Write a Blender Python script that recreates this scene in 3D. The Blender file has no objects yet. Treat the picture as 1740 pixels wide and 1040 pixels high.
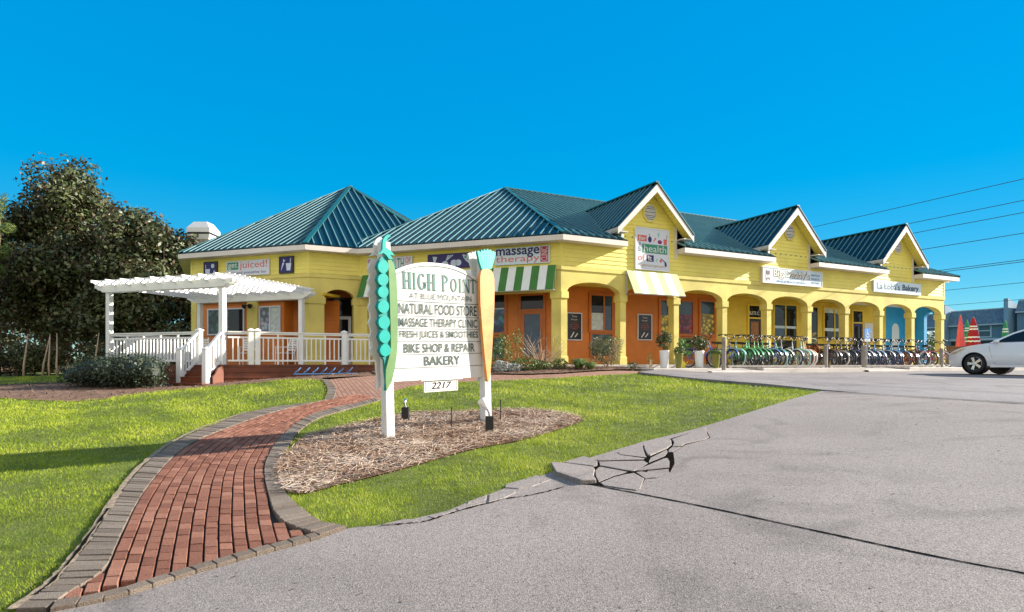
import bpy, bmesh, math, random
import numpy as np
from mathutils import Vector, Matrix
from mathutils.geometry import delaunay_2d_cdt
random.seed(7); RNG = np.random.default_rng(11)
R = math.radians
S = bpy.context.scene
COL = S.collection

# ------------------------------------------------------------------ camera
FPX, CX, HY = 1020.0, 870.0, 618.0          # focal length, centre and horizon in pixels of the 1740 px wide photograph
cd = bpy.data.cameras.new('camera'); cam = bpy.data.objects.new('camera', cd); COL.objects.link(cam)
cd.sensor_width = 36; cd.lens = FPX/1740*36; cd.shift_y = (HY-520)/1740
cd.clip_start = 0.05; cd.clip_end = 3000
cam.location = (0, 0, 0); cam.rotation_euler = (R(90), 0, 0)
S.camera = cam
# ------------------------------------------------------------------ light
SUN_EL = R(22.0); SUN_AZ = math.atan2(.972, .236)     # azimuth measured from +Y towards +X
sdir = Vector((math.sin(SUN_AZ)*math.cos(SUN_EL), math.cos(SUN_AZ)*math.cos(SUN_EL), math.sin(SUN_EL)))
w = bpy.data.worlds.new('World'); S.world = w; w.use_nodes = True
nt = w.node_tree; nt.nodes.clear()
sky = nt.nodes.new('ShaderNodeTexSky'); sky.sky_type = 'NISHITA'; sky.sun_disc = False
sky.sun_elevation = SUN_EL; sky.sun_rotation = SUN_AZ
sky.air_density = 1.0; sky.dust_density = 0.0; sky.ozone_density = 6.0
def wm(op, a, b=None, c=None):
    n = nt.nodes.new('ShaderNodeMath'); n.operation = op
    for i, v in enumerate((a, b, c)):
        if v is None: continue
        if isinstance(v, (int, float)): n.inputs[i].default_value = v
        else: nt.links.new(v, n.inputs[i])
    return n.outputs[0]
# a deep polarised blue: the sky texture with its brightness range compressed and its grey part removed
sep = nt.nodes.new('ShaderNodeSeparateColor'); nt.links.new(sky.outputs[0], sep.inputs[0])
r_, g_, b_ = sep.outputs
k_ = wm('POWER', wm('MAXIMUM', b_, .02), -.80)
com = nt.nodes.new('ShaderNodeCombineColor')
nt.links.new(wm('MULTIPLY', wm('MAXIMUM', wm('SUBTRACT', r_, wm('MULTIPLY', b_, .235)), .0), wm('MULTIPLY', k_, 1.0)), com.inputs[0])
nt.links.new(wm('MULTIPLY', wm('SUBTRACT', wm('MULTIPLY', g_, 1.08), wm('MULTIPLY', b_, .07)), k_), com.inputs[1])
nt.links.new(wm('MULTIPLY', b_, k_), com.inputs[2])
# added unseen white cloud behind the camera, to fill the shade with neutral light
tc = nt.nodes.new('ShaderNodeTexCoord'); sx = nt.nodes.new('ShaderNodeSeparateXYZ'); nt.links.new(tc.outputs['Generated'], sx.inputs[0])
nz = nt.nodes.new('ShaderNodeTexNoise'); nz.inputs['Scale'].default_value = 3.0; nz.inputs['Detail'].default_value = 6; nt.links.new(tc.outputs['Generated'], nz.inputs['Vector'])
mk = nt.nodes.new('ShaderNodeMapRange'); mk.interpolation_type = 'SMOOTHSTEP'
nt.links.new(wm('ADD', wm('MULTIPLY', sx.outputs[1], -1.0), wm('MULTIPLY', wm('SUBTRACT', nz.outputs['Fac'], .5), .9)), mk.inputs['Value'])
mk.inputs['From Min'].default_value = .0; mk.inputs['From Max'].default_value = .55
mxw = nt.nodes.new('ShaderNodeMix'); mxw.data_type = 'RGBA'; nt.links.new(mk.outputs[0], mxw.inputs['Factor'])
nt.links.new(com.outputs[0], mxw.inputs['A']); mxw.inputs['B'].default_value = (1.85, 1.78, 1.70, 1)
bg = nt.nodes.new('ShaderNodeBackground'); bg.inputs['Strength'].default_value = 0.243
wo = nt.nodes.new('ShaderNodeOutputWorld')
nt.links.new(mxw.outputs['Result'], bg.inputs['Color']); nt.links.new(bg.outputs[0], wo.inputs['Surface'])
sl = bpy.data.lights.new('sun', 'SUN'); sl.energy = 5.0; sl.angle = R(0.5); sl.color = (1.0, 0.93, 0.82)
so = bpy.data.objects.new('sun', sl); COL.objects.link(so); so.location = (20, 10, 30)
so.rotation_euler = sdir.to_track_quat('Z', 'Y').to_euler()
S.view_settings.view_transform = 'Standard'; S.view_settings.look = 'None'
S.view_settings.exposure = 1.35; S.view_settings.gamma = 1.0

# ------------------------------------------------------------------ helpers
ORG = {}
def tag(o, label=None, cat=None, group=None, kind=None):
    if label: o['label'] = label
    if cat: o['category'] = cat
    if group: o['group'] = group
    if kind: o['kind'] = kind
    return o
def empty(name, loc, label, cat, group=None, rz=0):
    o = bpy.data.objects.new(name, None); COL.objects.link(o); o.location = loc; o.rotation_euler = (0, 0, rz)
    o.empty_display_size = .2
    ORG[o.name] = Vector(loc); return tag(o, label, cat, group)
def kids(o): return [c for c in COL.objects if c.parent == o]
def copy_tree(o, parent=None):
    c = o.copy(); COL.objects.link(c)
    if parent: c.parent = parent
    for ch in list(o.children): copy_tree(ch, c)
    return c

class MB:
    def __init__(s): s.v = []; s.f = []; s.m = []; s.mi = 0; s.col = []; s.c = None
    def add(s, vs, fs):
        b = len(s.v); s.v.extend([tuple(p) for p in vs])
        for f in fs: s.f.append(tuple(b+i for i in f)); s.m.append(s.mi); s.col.append(s.c)
    def poly(s, pts): s.add(pts, [tuple(range(len(pts)))])
    def hexa(s, p):   # 8 points: bottom ring 0-3, top ring 4-7
        s.add(p, [(3,2,1,0),(4,5,6,7),(0,1,5,4),(1,2,6,5),(2,3,7,6),(3,0,4,7)])
    def box(s, x0, x1, y0, y1, z0, z1):
        s.hexa([(x0,y0,z0),(x1,y0,z0),(x1,y1,z0),(x0,y1,z0),(x0,y0,z1),(x1,y0,z1),(x1,y1,z1),(x0,y1,z1)])
    def fbox(s, F, u0, u1, o0, o1, z0, z1):
        s.hexa([F(u0,o0,z0),F(u1,o0,z0),F(u1,o1,z0),F(u0,o1,z0),F(u0,o0,z1),F(u1,o0,z1),F(u1,o1,z1),F(u0,o1,z1)])
    def bar(s, a, b, w, h, up=(0,0,1)):   # rectangular bar from a to b
        a = Vector(a); b = Vector(b); d = (b-a).normalized(); up = Vector(up)
        sd = d.cross(up)
        if sd.length < 1e-5: sd = d.cross(Vector((1,0,0)))
        sd.normalize(); u2 = sd.cross(d).normalized()
        sd = sd*w/2; u2 = u2*h/2
        s.hexa([a-sd-u2, a+sd-u2, a+sd+u2, a-sd+u2, b-sd-u2, b+sd-u2, b+sd+u2, b-sd+u2])
    def tube(s, pts, r, n=6, cap=True, closed=False):
        pts = [Vector(p) for p in pts]; k = len(pts); b = len(s.v)
        rs = r if isinstance(r, (list, tuple)) else [r]*k
        ref = None
        for i, p in enumerate(pts):
            if closed: d = pts[(i+1) % k]-pts[i-1]
            else: d = pts[min(i+1, k-1)]-pts[max(i-1, 0)]
            d.normalize()
            if ref is None:
                ref = d.cross(Vector((0,0,1)))
                if ref.length < .05: ref = d.cross(Vector((1,0,0)))
            ref = (ref - d*ref.dot(d)).normalized(); o2 = d.cross(ref)
            for j in range(n):
                a = 2*math.pi*j/n
                s.v.append(tuple(p+(ref*math.cos(a)+o2*math.sin(a))*rs[i]))
        for i in range(k if closed else k-1):
            for j in range(n):
                i2 = (i+1) % k
                s.f.append((b+i*n+j, b+i*n+(j+1) % n, b+i2*n+(j+1) % n, b+i2*n+j)); s.m.append(s.mi); s.col.append(s.c)
        if cap and not closed:
            s.f.append(tuple(b+j for j in reversed(range(n)))); s.m.append(s.mi); s.col.append(s.c)
            s.f.append(tuple(b+(k-1)*n+j for j in range(n))); s.m.append(s.mi); s.col.append(s.c)
    def lathe(s, prof, c=(0,0,0), n=20, T=None):
        c = Vector(c); vs = []; fs = []; k = len(prof)
        for (r, z) in prof:
            for j in range(n):
                a = 2*math.pi*j/n; p = Vector((r*math.cos(a), r*math.sin(a), z))
                if T is not None: p = T @ p
                vs.append(p+c)
        for i in range(k-1):
            for j in range(n): fs.append((i*n+j, i*n+(j+1) % n, (i+1)*n+(j+1) % n, (i+1)*n+j))
        fs.append(tuple(reversed(range(n)))); fs.append(tuple((k-1)*n+j for j in range(n)))
        s.add(vs, fs)
    def prism(s, pts, off):    # planar polygon extruded by vector off (front = pts + off)
        pts = [Vector(p) for p in pts]; off = Vector(off); n = len(pts)
        nrm = Vector((0,0,0))
        for i in range(n): nrm += pts[i].cross(pts[(i+1) % n])
        if nrm.dot(off) < 0: pts.reverse()
        s.add(pts+[p+off for p in pts], [tuple(reversed(range(n))), tuple(range(n, 2*n))]+[(i, (i+1) % n, n+(i+1) % n, n+i) for i in range(n)])
    def sphere(s, c, rx, ry, rz, nu=10, nv=6):
        prof = [(max(math.sin(math.pi*i/nv), .02), -math.cos(math.pi*i/nv)) for i in range(nv+1)]
        s.lathe(prof, c, nu, Matrix.Diagonal((rx, ry, rz)))
    def build(s, name, mat, parent=None, smooth=False, bevel=0):
        me = bpy.data.meshes.new(name)
        if parent is not None: og = ORG[parent.name]
        else:
            a = np.array(s.v); og = Vector(((a[:,0].min()+a[:,0].max())/2, (a[:,1].min()+a[:,1].max())/2, a[:,2].min()))
        me.from_pydata([(p[0]-og.x, p[1]-og.y, p[2]-og.z) for p in s.v], [], s.f)
        mats = mat if isinstance(mat, (list, tuple)) else [mat]
        for m in mats: me.materials.append(m)
        if len(mats) > 1: me.polygons.foreach_set('material_index', s.m)
        if smooth: me.polygons.foreach_set('use_smooth', [True]*len(me.polygons))
        if any(c is not None for c in s.col):
            at = me.color_attributes.new('tint', 'FLOAT_COLOR', 'CORNER'); buf = []
            for f, c in zip(s.f, s.col):
                c = c if c is not None else 0.5
                buf += [c, c, c, 1.0]*len(f)
            at.data.foreach_set('color', buf)
        me.validate(); me.update()
        o = bpy.data.objects.new(name, me); COL.objects.link(o)
        ORG[o.name] = og
        if parent is not None: o.parent = parent
        else: o.location = og
        if bevel:
            b = o.modifiers.new('bevel', 'BEVEL'); b.width = bevel; b.segments = 1; b.limit_method = 'ANGLE'; b.angle_limit = R(40)
        return o

def np_mesh(name, V, F, mat, parent=None, tint=None, origin=None):
    """big triangle / quad mesh from numpy arrays"""
    V = np.asarray(V, float); F = np.asarray(F, np.int32); k = F.shape[1]
    og = ORG[parent.name] if parent is not None else (Vector(origin) if origin is not None else Vector(((V[:,0].min()+V[:,0].max())/2, (V[:,1].min()+V[:,1].max())/2, V[:,2].min())))
    me = bpy.data.meshes.new(name); V = V-np.array(og)
    me.vertices.add(len(V)); me.vertices.foreach_set('co', V.ravel().astype(np.float32))
    me.loops.add(F.size); me.loops.foreach_set('vertex_index', F.ravel())
    me.polygons.add(len(F)); me.polygons.foreach_set('loop_start', np.arange(len(F), dtype=np.int32)*k)
    if hasattr(me.polygons[0], 'loop_total'):
        try: me.polygons.foreach_set('loop_total', np.full(len(F), k, np.int32))
        except Exception: pass
    if tint is not None:
        at = me.color_attributes.new('tint', 'FLOAT_COLOR', 'POINT')
        c = np.ones((len(V), 4), np.float32); c[:, :3] = np.asarray(tint)[:, None]
        at.data.foreach_set('color', c.ravel())
    me.materials.append(mat); me.update(calc_edges=True); me.validate()
    o = bpy.data.objects.new(name, me); COL.objects.link(o); ORG[o.name] = og
    if parent is not None: o.parent = parent
    else: o.location = og
    return o

# ------------------------------------------------------------------ materials
def mat(name, col, rough=.6, var=0.0, vscale=3.0, bump=0.0, bscale=40.0, metal=0.0, spec=.5, tint=None, coat=0.0, col2=None, back=None, detail=4.0, trans=0.0):
    m = bpy.data.materials.new(name); m.use_nodes = True; t = m.node_tree; N = t.nodes; L = t.links
    p = N['Principled BSDF']; p.inputs['Roughness'].default_value = rough; p.inputs['Metallic'].default_value = metal
    p.inputs['Specular IOR Level'].default_value = spec; p.inputs['Coat Weight'].default_value = coat
    c = (*col, 1)
    src = None
    geo = N.new('ShaderNodeNewGeometry')
    if var or col2 or bump:
        pos = geo.outputs['Position']
    if tint:            # per-face / per-leaf random value -> ramp of colours
        a = N.new('ShaderNodeAttribute'); a.attribute_name = 'tint'
        r = N.new('ShaderNodeValToRGB'); e = r.color_ramp.elements
        while len(e) < len(tint): e.new(.5)
        for i, cc in enumerate(tint): e[i].position = i/(len(tint)-1); e[i].color = (*cc, 1)
        L.new(a.outputs['Fac'], r.inputs['Fac']); src = r.outputs['Color']
    if var or col2:
        n = N.new('ShaderNodeTexNoise'); n.inputs['Scale'].default_value = vscale; n.inputs['Detail'].default_value = detail
        L.new(pos, n.inputs['Vector'])
        mr = N.new('ShaderNodeMapRange'); mr.inputs['From Min'].default_value = .3; mr.inputs['From Max'].default_value = .7
        L.new(n.outputs['Fac'], mr.inputs['Value'])
        mx = N.new('ShaderNodeMix'); mx.data_type = 'RGBA'
        L.new(mr.outputs[0], mx.inputs['Factor'])
        if src is None:
            mx.inputs['A'].default_value = (*[x*(1-var) for x in col], 1) if not col2 else c
            mx.inputs['B'].default_value = (*col2, 1) if col2 else (*[min(1, x*(1+var)) for x in col], 1)
            src = mx.outputs['Result']
        else:
            mx.blend_type = 'MULTIPLY'; L.new(src, mx.inputs['A']); mx.inputs['Factor'].default_value = 1
            for l in list(mx.inputs['Factor'].links): L.remove(l)
            mr.inputs['To Min'].default_value = 1-var; mr.inputs['To Max'].default_value = 1+var
            L.new(mr.outputs[0], mx.inputs['B']); src = mx.outputs['Result']
    if back:
        mx = N.new('ShaderNodeMix'); mx.data_type = 'RGBA'; L.new(geo.outputs['Backfacing'], mx.inputs['Factor'])
        if src: L.new(src, mx.inputs['A'])
        else: mx.inputs['A'].default_value = c
        mx.inputs['B'].default_value = (*back, 1); src = mx.outputs['Result']
    if src: L.new(src, p.inputs['Base Color'])
    else: p.inputs['Base Color'].default_value = c
    if bump:
        n = N.new('ShaderNodeTexNoise'); n.inputs['Scale'].default_value = bscale; n.inputs['Detail'].default_value = 5
        L.new(pos, n.inputs['Vector'])
        b = N.new('ShaderNodeBump'); b.inputs['Strength'].default_value = bump; b.inputs['Distance'].default_value = .02
        L.new(n.outputs['Fac'], b.inputs['Height']); L.new(b.outputs[0], p.inputs['Normal'])
    if trans:
        tr = N.new('ShaderNodeBsdfTranslucent'); ms = N.new('ShaderNodeMixShader'); ms.inputs[0].default_value = trans
        if src: L.new(src, tr.inputs['Color'])
        else: tr.inputs['Color'].default_value = c
        L.new(p.outputs[0], ms.inputs[1]); L.new(tr.outputs[0], ms.inputs[2]); L.new(ms.outputs[0], N['Material Output'].inputs['Surface'])
    return m
M = {}
M['yellow'] = mat('yellow_siding', (.78, .67, .14), .55, .10, 1.2, .12, 60)
M['stucco'] = mat('yellow_stucco', (.66, .555, .15), .8, .17, 1.1, .5, 45)
M['yellow_bounce'] = mat('yellow_siding_bounce', (.72, .52, .045), .55, .12, 1.2, .12, 60)  # yellow siding deepened, bounced light under the arcade put into the colour
M['orange'] = mat('orange_siding', (.60, .185, .022), .55, .12, 1.5, .1, 60)
M['orange_trim'] = mat('orange_trim', (.48, .13, .015), .5, .1, 2)
M['blue_wall'] = mat('blue_stucco', (.02, .30, .62), .7, .1, 2, .4, 45)
M['trim'] = mat('cream_trim', (.66, .60, .55), .55, .06, 2)
M['white'] = mat('white_paint', (.80, .80, .78), .5, .05, 3, .05, 30)
M['roof'] = mat('green_roof_shaded', (.003, .018, .024), .38, .25, .6, spec=.3)  # roof green darkened, shade on the slopes put into the colour
M['rib'] = mat('green_seam_sunlit', (.11, .24, .26), .34, .08, 1, spec=.5)  # same roof paint, lightened so the seams look sunlit
M['ridgecap'] = mat('ridge_cap', (.012, .10, .105), .4, .1, 1)
M['glass'] = mat('dark_glass', (.010, .013, .016), .04, 0, spec=.4)
M['glass_blue'] = mat('tinted_glass', (.022, .06, .10), .06, .3, 2.2, spec=.5)
M['metal'] = mat('grey_metal', (.35, .35, .36), .35, 0, metal=.8)
M['black'] = mat('black_paint', (.012, .012, .013), .4)
M['rubber'] = mat('rubber', (.015, .015, .016), .75)
M['chrome'] = mat('bright_metal', (.75, .75, .76), .22, metal=1.0)
M['concrete'] = mat('concrete', (.48, .44, .40), .85, .12, 1.3, .3, 60)
M['wood_grey'] = mat('weathered_wood', (.25, .22, .19), .8, .25, 6, .3, 40)
M['deck'] = mat('red_brown_deck_paint', (.15, .040, .015), .6, .3, 3, .1, 30)
M['navy'] = mat('navy_paint', (.018, .010, .12), .5)
M['red'] = mat('red_paint', (.50, .02, .03), .5)
M['teal'] = mat('teal_paint', (.0, .34, .295), .4, .08, 9)
M['dteal'] = mat('deep_teal_paint', (.0, .22, .19), .5)
M['pgreen'] = mat('pod_green_paint', (.12, .235, .075), .5, .12, 8)
M['sgreen'] = mat('sign_green', (.03, .25, .15), .5)
M['carrot'] = mat('carrot_paint', (.66, .28, .075), .5, .2, 6, .1, 30)
M['ink'] = mat('dark_green_ink', (.045, .075, .065), .5)
M['ink2'] = mat('sea_green_ink', (.06, .17, .14), .5)
M['signwhite'] = mat('sign_white', (.66, .64, .61), .5, .05, 4, .04, 30)
M['pblue'] = mat('pale_blue_panel', (.55, .66, .74), .45)
M['poster'] = mat('black_poster', (.015, .016, .022), .3)
M['awn_g'] = mat('green_stripe_cloth', (.05, .18, .035), .8, .1, 3)
M['awn_w'] = mat('white_stripe_cloth', (.72, .74, .72), .8, .06, 3)
M['awn_lit'] = mat('green_stripe_cloth_sunlit', (.42, .50, .26), .8, .08, 3)  # green stripe lightened, sun on the arcade awning painted in
M['coral'] = mat('coral_ink', (.62, .12, .09), .5)
M['lavender'] = mat('pale_panel', (.62, .64, .70), .5)

class Frame:
    def __init__(s, o, u):
        s.o = Vector((o[0], o[1], 0)); s.u = Vector((u[0], u[1], 0)).normalized(); s.n = Vector((s.u.y, -s.u.x, 0))
        if s.n.y > 0: s.n = -s.n
    def __call__(s, u, o, z): return s.o+s.u*u+s.n*o+Vector((0, 0, z))
U1 = Vector((.8983, .4394, 0)); BAY = 2.41
P0 = Vector((1.634, 20.0, 0))
F1 = Frame(P0, U1)                              # long arcade facade, u runs to the right
F2 = Frame(P0, (-.9459, .3245))                 # entry facade, u runs to the left
IC = F2(7.74, 0, 0)                             # inner corner with the octagon
OA = IC - U1*1.84                               # octagon corner
F3 = Frame(OA, (.8983, .4394))                  # short octagon side, u runs to the right
F4 = Frame(OA, (-.9459, .3245))                 # juice bar side, u runs to the left
OS = 5.5

# ------------------------------------------------------------------ terrain
CP = np.array([(-3,3,-1.33),(0,3,-1.18),(3,3,-1.08),(-6,3.5,-1.42),(-5.9,6.9,-1.225),(-2.8,7.4,-1.07),(-1.63,8,-.996),(-.4,9.2,-.90),(3,7,-.86),
 (5.7,11,-.496),(6.8,8,-.56),(10,9,-.5),(10,14,-.42),(15,19.8,-.36),(8.75,16.8,-.33),(7.3,19.8,-.31),(13.5,22.9,-.31),(20.7,26.4,-.31),(22,20,-.38),(15,13,-.45),(20,10,-.5),(30,25,-.4),
 (-5,12,-.80),(-7.2,13,-.81),(-9,17,-.6),(-12,15.5,-.68),(-14,18,-.62),(-20,20,-.72),(-16,12,-.95),(-12,8,-1.2),(-6,16,-.46),(-5,17,-.37),(-4.2,16.5,-.38),
 (-2,13.5,-.58),(0,17,-.31),(2.6,17.6,-.24),(2,13,-.52),(-2,20.2,-.12),(1.6,19.8,-.10),(-30,36,-.35),(-22,32,-.45),(0,40,-.2),(20,40,-.3),(-10,27,-.2),
 (0,-3,-1.35),(8,-3,-1.0),(-9,-3,-1.6)])
def _phi(r2): return .5*r2*np.log(r2+1e-9)
def _fit():
    n = len(CP); X = CP[:, :2]; d = ((X[:, None]-X[None])**2).sum(-1)
    A = np.zeros((n+3, n+3)); A[:n, :n] = _phi(d)+np.eye(n)*.6; A[:n, n] = 1; A[:n, n+1:] = X; A[n, :n] = 1; A[n+1:, :n] = X.T
    return np.linalg.solve(A, np.r_[CP[:, 2], 0, 0, 0])
_W = _fit()
def gzn(x, y):
    x = np.asarray(x, float); y = np.asarray(y, float)
    xc = np.clip(x, -34, 34); yc = np.clip(y, -4, 42)
    d2 = (xc[..., None]-CP[:, 0])**2+(yc[..., None]-CP[:, 1])**2
    n = len(CP); z = (_phi(d2)*_W[:n]).sum(-1)+_W[n]+_W[n+1]*xc+_W[n+2]*yc
    out = np.maximum(np.abs(x-xc), np.abs(y-yc)); k = np.clip(out/40, 0, 1)
    return np.clip(z, -1.7, -.05)*(1-k)+(-.6)*k
def gz(x, y): return float(gzn(np.array([x]), np.array([y]))[0])
def G(px, py, dz=0.0):
    """point of the terrain seen at a place of the photograph"""
    a = (px-CX)/FPX; s = (py-HY)/FPX
    Y = np.arange(2.0, 60, .04); z = gzn(a*Y, Y)+s*Y
    i = np.argmax(z > 0)
    if z[i] <= 0: i = len(Y)-1
    y0 = Y[max(i-1, 0)]; z0 = z[max(i-1, 0)]; z1 = z[i]
    t = 0 if z1 == z0 else np.clip(-z0/(z1-z0), 0, 1); yy = y0+t*.04
    return Vector((a*yy, yy, gz(a*yy, yy)+dz))
def at(px, py, Y): return Vector(((px-CX)/FPX*Y, Y, (HY-py)/FPX*Y))
def inpoly(x, y, P):
    x = np.asarray(x); y = np.asarray(y); c = np.zeros(x.shape, bool); n = len(P); j = n-1
    for i in range(n):
        xi, yi = P[i][:2]; xj, yj = P[j][:2]
        t = ((yi > y) != (yj > y)) & (x < (xj-xi)*(y-yi)/(yj-yi+1e-12)+xi); c ^= t; j = i
    return c
def densify(P, step):
    out = []
    for i in range(len(P)):
        a = Vector(P[i][:2]); b = Vector(P[(i+1) % len(P)][:2]); k = max(1, int((b-a).length/step))
        out += [a.lerp(b, j/k) for j in range(k)]
    return out
def smooth_curve(P, n=8):
    P = [Vector(p) for p in P]; out = []
    for i in range(len(P)-1):
        p0 = P[max(i-1, 0)]; p1 = P[i]; p2 = P[i+1]; p3 = P[min(i+2, len(P)-1)]
        for j in range(n):
            t = j/n
            out.append(.5*((2*p1)+(p2-p0)*t+(2*p0-5*p1+4*p2-p3)*t*t+(3*p1-p0-3*p2+p3)*t**3))
    out.append(P[-1]); return out
def sheet(name, P, dz, m, step=.6, skirt=0, zf=None, bump=0, holes=(), **kw):
    """polygon P laid on the terrain"""
    B = densify(P, step); xs = [p.x for p in B]; ys = [p.y for p in B]
    gx, gy = np.meshgrid(np.arange(min(xs), max(xs), step), np.arange(min(ys), max(ys), step))
    gx = gx.ravel()+RNG.uniform(-.15, .15, gx.size)*step; gy = gy.ravel()+RNG.uniform(-.15, .15, gy.size)*step
    k = inpoly(gx, gy, [(p.x, p.y) for p in B])
    pts = [Vector((p.x, p.y)) for p in B]+[Vector((a, b)) for a, b in zip(gx[k], gy[k])]
    n = len(B); r = delaunay_2d_cdt(pts, [(i, (i+1) % n) for i in range(n)], [], 1, 1e-5)
    V = np.array([(p.x, p.y) for p in r[0]]); T = []
    for f in r[2]:
        c = V[list(f)].mean(0)
        T.append(f)
    T = [f for f, ok in zip(T, inpoly(np.array([V[list(f)].mean(0)[0] for f in T]), np.array([V[list(f)].mean(0)[1] for f in T]), [(p.x, p.y) for p in B])) if ok]
    z = (gzn(V[:, 0], V[:, 1]) if zf is None else np.array([zf(a, b) for a, b in V]))+dz
    mb = MB(); mb.add([(a, b, c) for (a, b), c in zip(V, z)], T)
    if skirt:
        for i in range(n):
            a = B[i]; b = B[(i+1) % n]
            za = (gz(a.x, a.y) if zf is None else zf(a.x, a.y))+dz; zb = (gz(b.x, b.y) if zf is None else zf(b.x, b.y))+dz
            mb.poly([(a.x, a.y, za-skirt), (b.x, b.y, zb-skirt), (b.x, b.y, zb), (a.x, a.y, za)])
    o = mb.build(name, m, None, smooth=not skirt)
    for p in o.data.polygons:
        if p.normal.z < -.3: p.flip()
    return tag(o, **kw)
def g2(L): return [G(*p).to_2d() for p in L]
# ================================================================== ground, path, lawns
M['soil'] = mat('lawn_soil', (.10, .13, .018), .95, .25, 1.0, .5, 30)
M['grassbase'] = mat('lawn_thatch', (.10, .12, .014), .95, .3, 1.3, .6, 60)
M['mulch'] = mat('pine_straw_floor', (.17, .092, .055), .95, .45, 7, .8, 60, detail=8)
M['straw'] = mat('pine_straw', (.3, .2, .15), .8, tint=[(.16,.075,.038),(.37,.235,.15),(.53,.40,.30),(.66,.55,.45)])
M['blade'] = mat('grass_blade', (.1, .2, .03), .55, tint=[(.085,.145,.006),(.215,.30,.010),(.37,.45,.02),(.55,.56,.09)], trans=.3, spec=.3)
M['sand'] = mat('joint_sand', (.045, .032, .024), .95, .3, 12)
M['brick'] = mat('red_paver', (.3, .1, .07), .9, .45, 130, .8, 160, tint=[(.185,.062,.032),(.23,.084,.045),(.275,.106,.06),(.34,.148,.09)])
M['gbrick'] = mat('grey_paver', (.3, .25, .2), .9, .4, 130, .8, 160, tint=[(.15,.112,.082),(.20,.152,.113),(.24,.19,.145)])

def asphalt(name, base, warm, dark):
    m = bpy.data.materials.new(name); m.use_nodes = True; t = m.node_tree; N = t.nodes; L = t.links
    p = N['Principled BSDF']; p.inputs['Roughness'].default_value = .9; p.inputs['Specular IOR Level'].default_value = .3
    geo = N.new('ShaderNodeNewGeometry')
    def noise(s, d, dist=0):
        n = N.new('ShaderNodeTexNoise'); n.inputs['Scale'].default_value = s; n.inputs['Detail'].default_value = d; n.inputs['Distortion'].default_value = dist
        L.new(geo.outputs['Position'], n.inputs['Vector']); return n
    def ramp(src, a, b, ca, cb):
        r = N.new('ShaderNodeValToRGB'); e = r.color_ramp.elements; e[0].position = a; e[1].position = b
        e[0].color = (*ca, 1); e[1].color = (*cb, 1); L.new(src, r.inputs[0]); return r.outputs[0]
    def mixm(a, b):
        x = N.new('ShaderNodeMix'); x.data_type = 'RGBA'; x.blend_type = 'MULTIPLY'; x.inputs['Factor'].default_value = 1
        L.new(a, x.inputs['A']); L.new(b, x.inputs['B']); return x.outputs['Result']
    c = ramp(noise(.45, 6, .6).outputs['Fac'], .3, .72, base, warm)
    g = ramp(noise(120, 3).outputs['Fac'], .36, .60, (.62, .60, .60), (1.12, 1.1, 1.08))
    v = N.new('ShaderNodeTexVoronoi'); v.inputs['Scale'].default_value = 95; L.new(geo.outputs['Position'], v.inputs['Vector'])
    vr = ramp(v.outputs['Color'], .1, .9, (.72, .72, .72), (1.2, 1.2, 1.2))
    st = ramp(noise(.9, 9, 1.5).outputs['Fac'], .28, .46, dark, (1, 1, 1))
    pk = ramp(noise(34, 2, .3).outputs['Fac'], .27, .33, (.35, .34, .34), (1, 1, 1))
    c = mixm(mixm(mixm(mixm(c, g), st), vr), pk); L.new(c, p.inputs['Base Color'])
    b = N.new('ShaderNodeBump'); b.inputs['Strength'].default_value = .55; b.inputs['Distance'].default_value = .008
    L.new(noise(130, 4).outputs['Fac'], b.inputs['Height']); L.new(b.outputs[0], p.inputs['Normal'])
    return m
M['drive'] = asphalt('old_asphalt', (.255, .222, .203), (.325, .285, .262), (.66, .66, .67))
M['lot'] = asphalt('parking_asphalt', (.22, .20, .20), (.28, .255, .25), (.6, .6, .62))
M['crack'] = mat('crack_fill', (.010, .009, .008), 1.0, .3, 30, spec=0)

# far ground reaching the horizon
def big_ground():
    rad = [0, 3, 6, 9, 12, 15, 18, 22, 26, 30, 35, 40, 50, 70, 110, 200, 500, 1500]; nA = 72; V = []; F = []
    for r in rad:
        for j in range(nA):
            a = 2*math.pi*j/nA; x = 2+r*math.cos(a); y = 14+r*math.sin(a); V.append((x, y, gz(x, y)-.10))
    for i in range(len(rad)-1):
        for j in range(nA): F.append((i*nA+j, (i+1)*nA+j, (i+1)*nA+(j+1) % nA, i*nA+(j+1) % nA))
    mb = MB(); mb.add(V, F); tag(mb.build('ground', M['soil'], None, True), kind='structure')
big_ground()

# driveway: boundary shared with the lawns
edge_path = [(85,1041),(199,1018),(326,977.5),(432,946.5),(542,916.5),(588,899)]
edge_lawn = [(600,896),(640,893),(700,882),(760,868),(800,851),(860,829),(940,801),(1000,778),(1090,751),(1180,729),(1250,708),(1320,686),(1398,664)]
Pd = [Vector((-5, 1.0)), Vector((-4, 2.6))]+g2(edge_path+edge_lawn)+g2([(1740,685)])+[Vector((14, 6.5)), Vector((14, 1)), Vector((3, -1))]
sheet('driveway', Pd, .0, M['drive'], .5, kind='structure')
K0, K1 = F1(2.0, 2.62, 0), F1(40, 2.62, 0)
Pp = g2([(1085,635.5),(1180,646.5),(1300,656.5),(1398,664),(1740,685)])+[Vector((14, 6.45)), Vector((40, 6)), Vector((70, 20)), Vector((70, 50)), K1.to_2d(), K0.to_2d()]
sheet('parking_lot', Pp, .0, M['lot'], .7, skirt=.16, zf=lambda a, b: gz(a, b)+.003+.052*min(1, max(0, (6.0-a)/.8)) if b < 19 else gz(a, b)+.003+.052*min(1, max(0, (6.0-a)/.8)), kind='structure')

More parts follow.
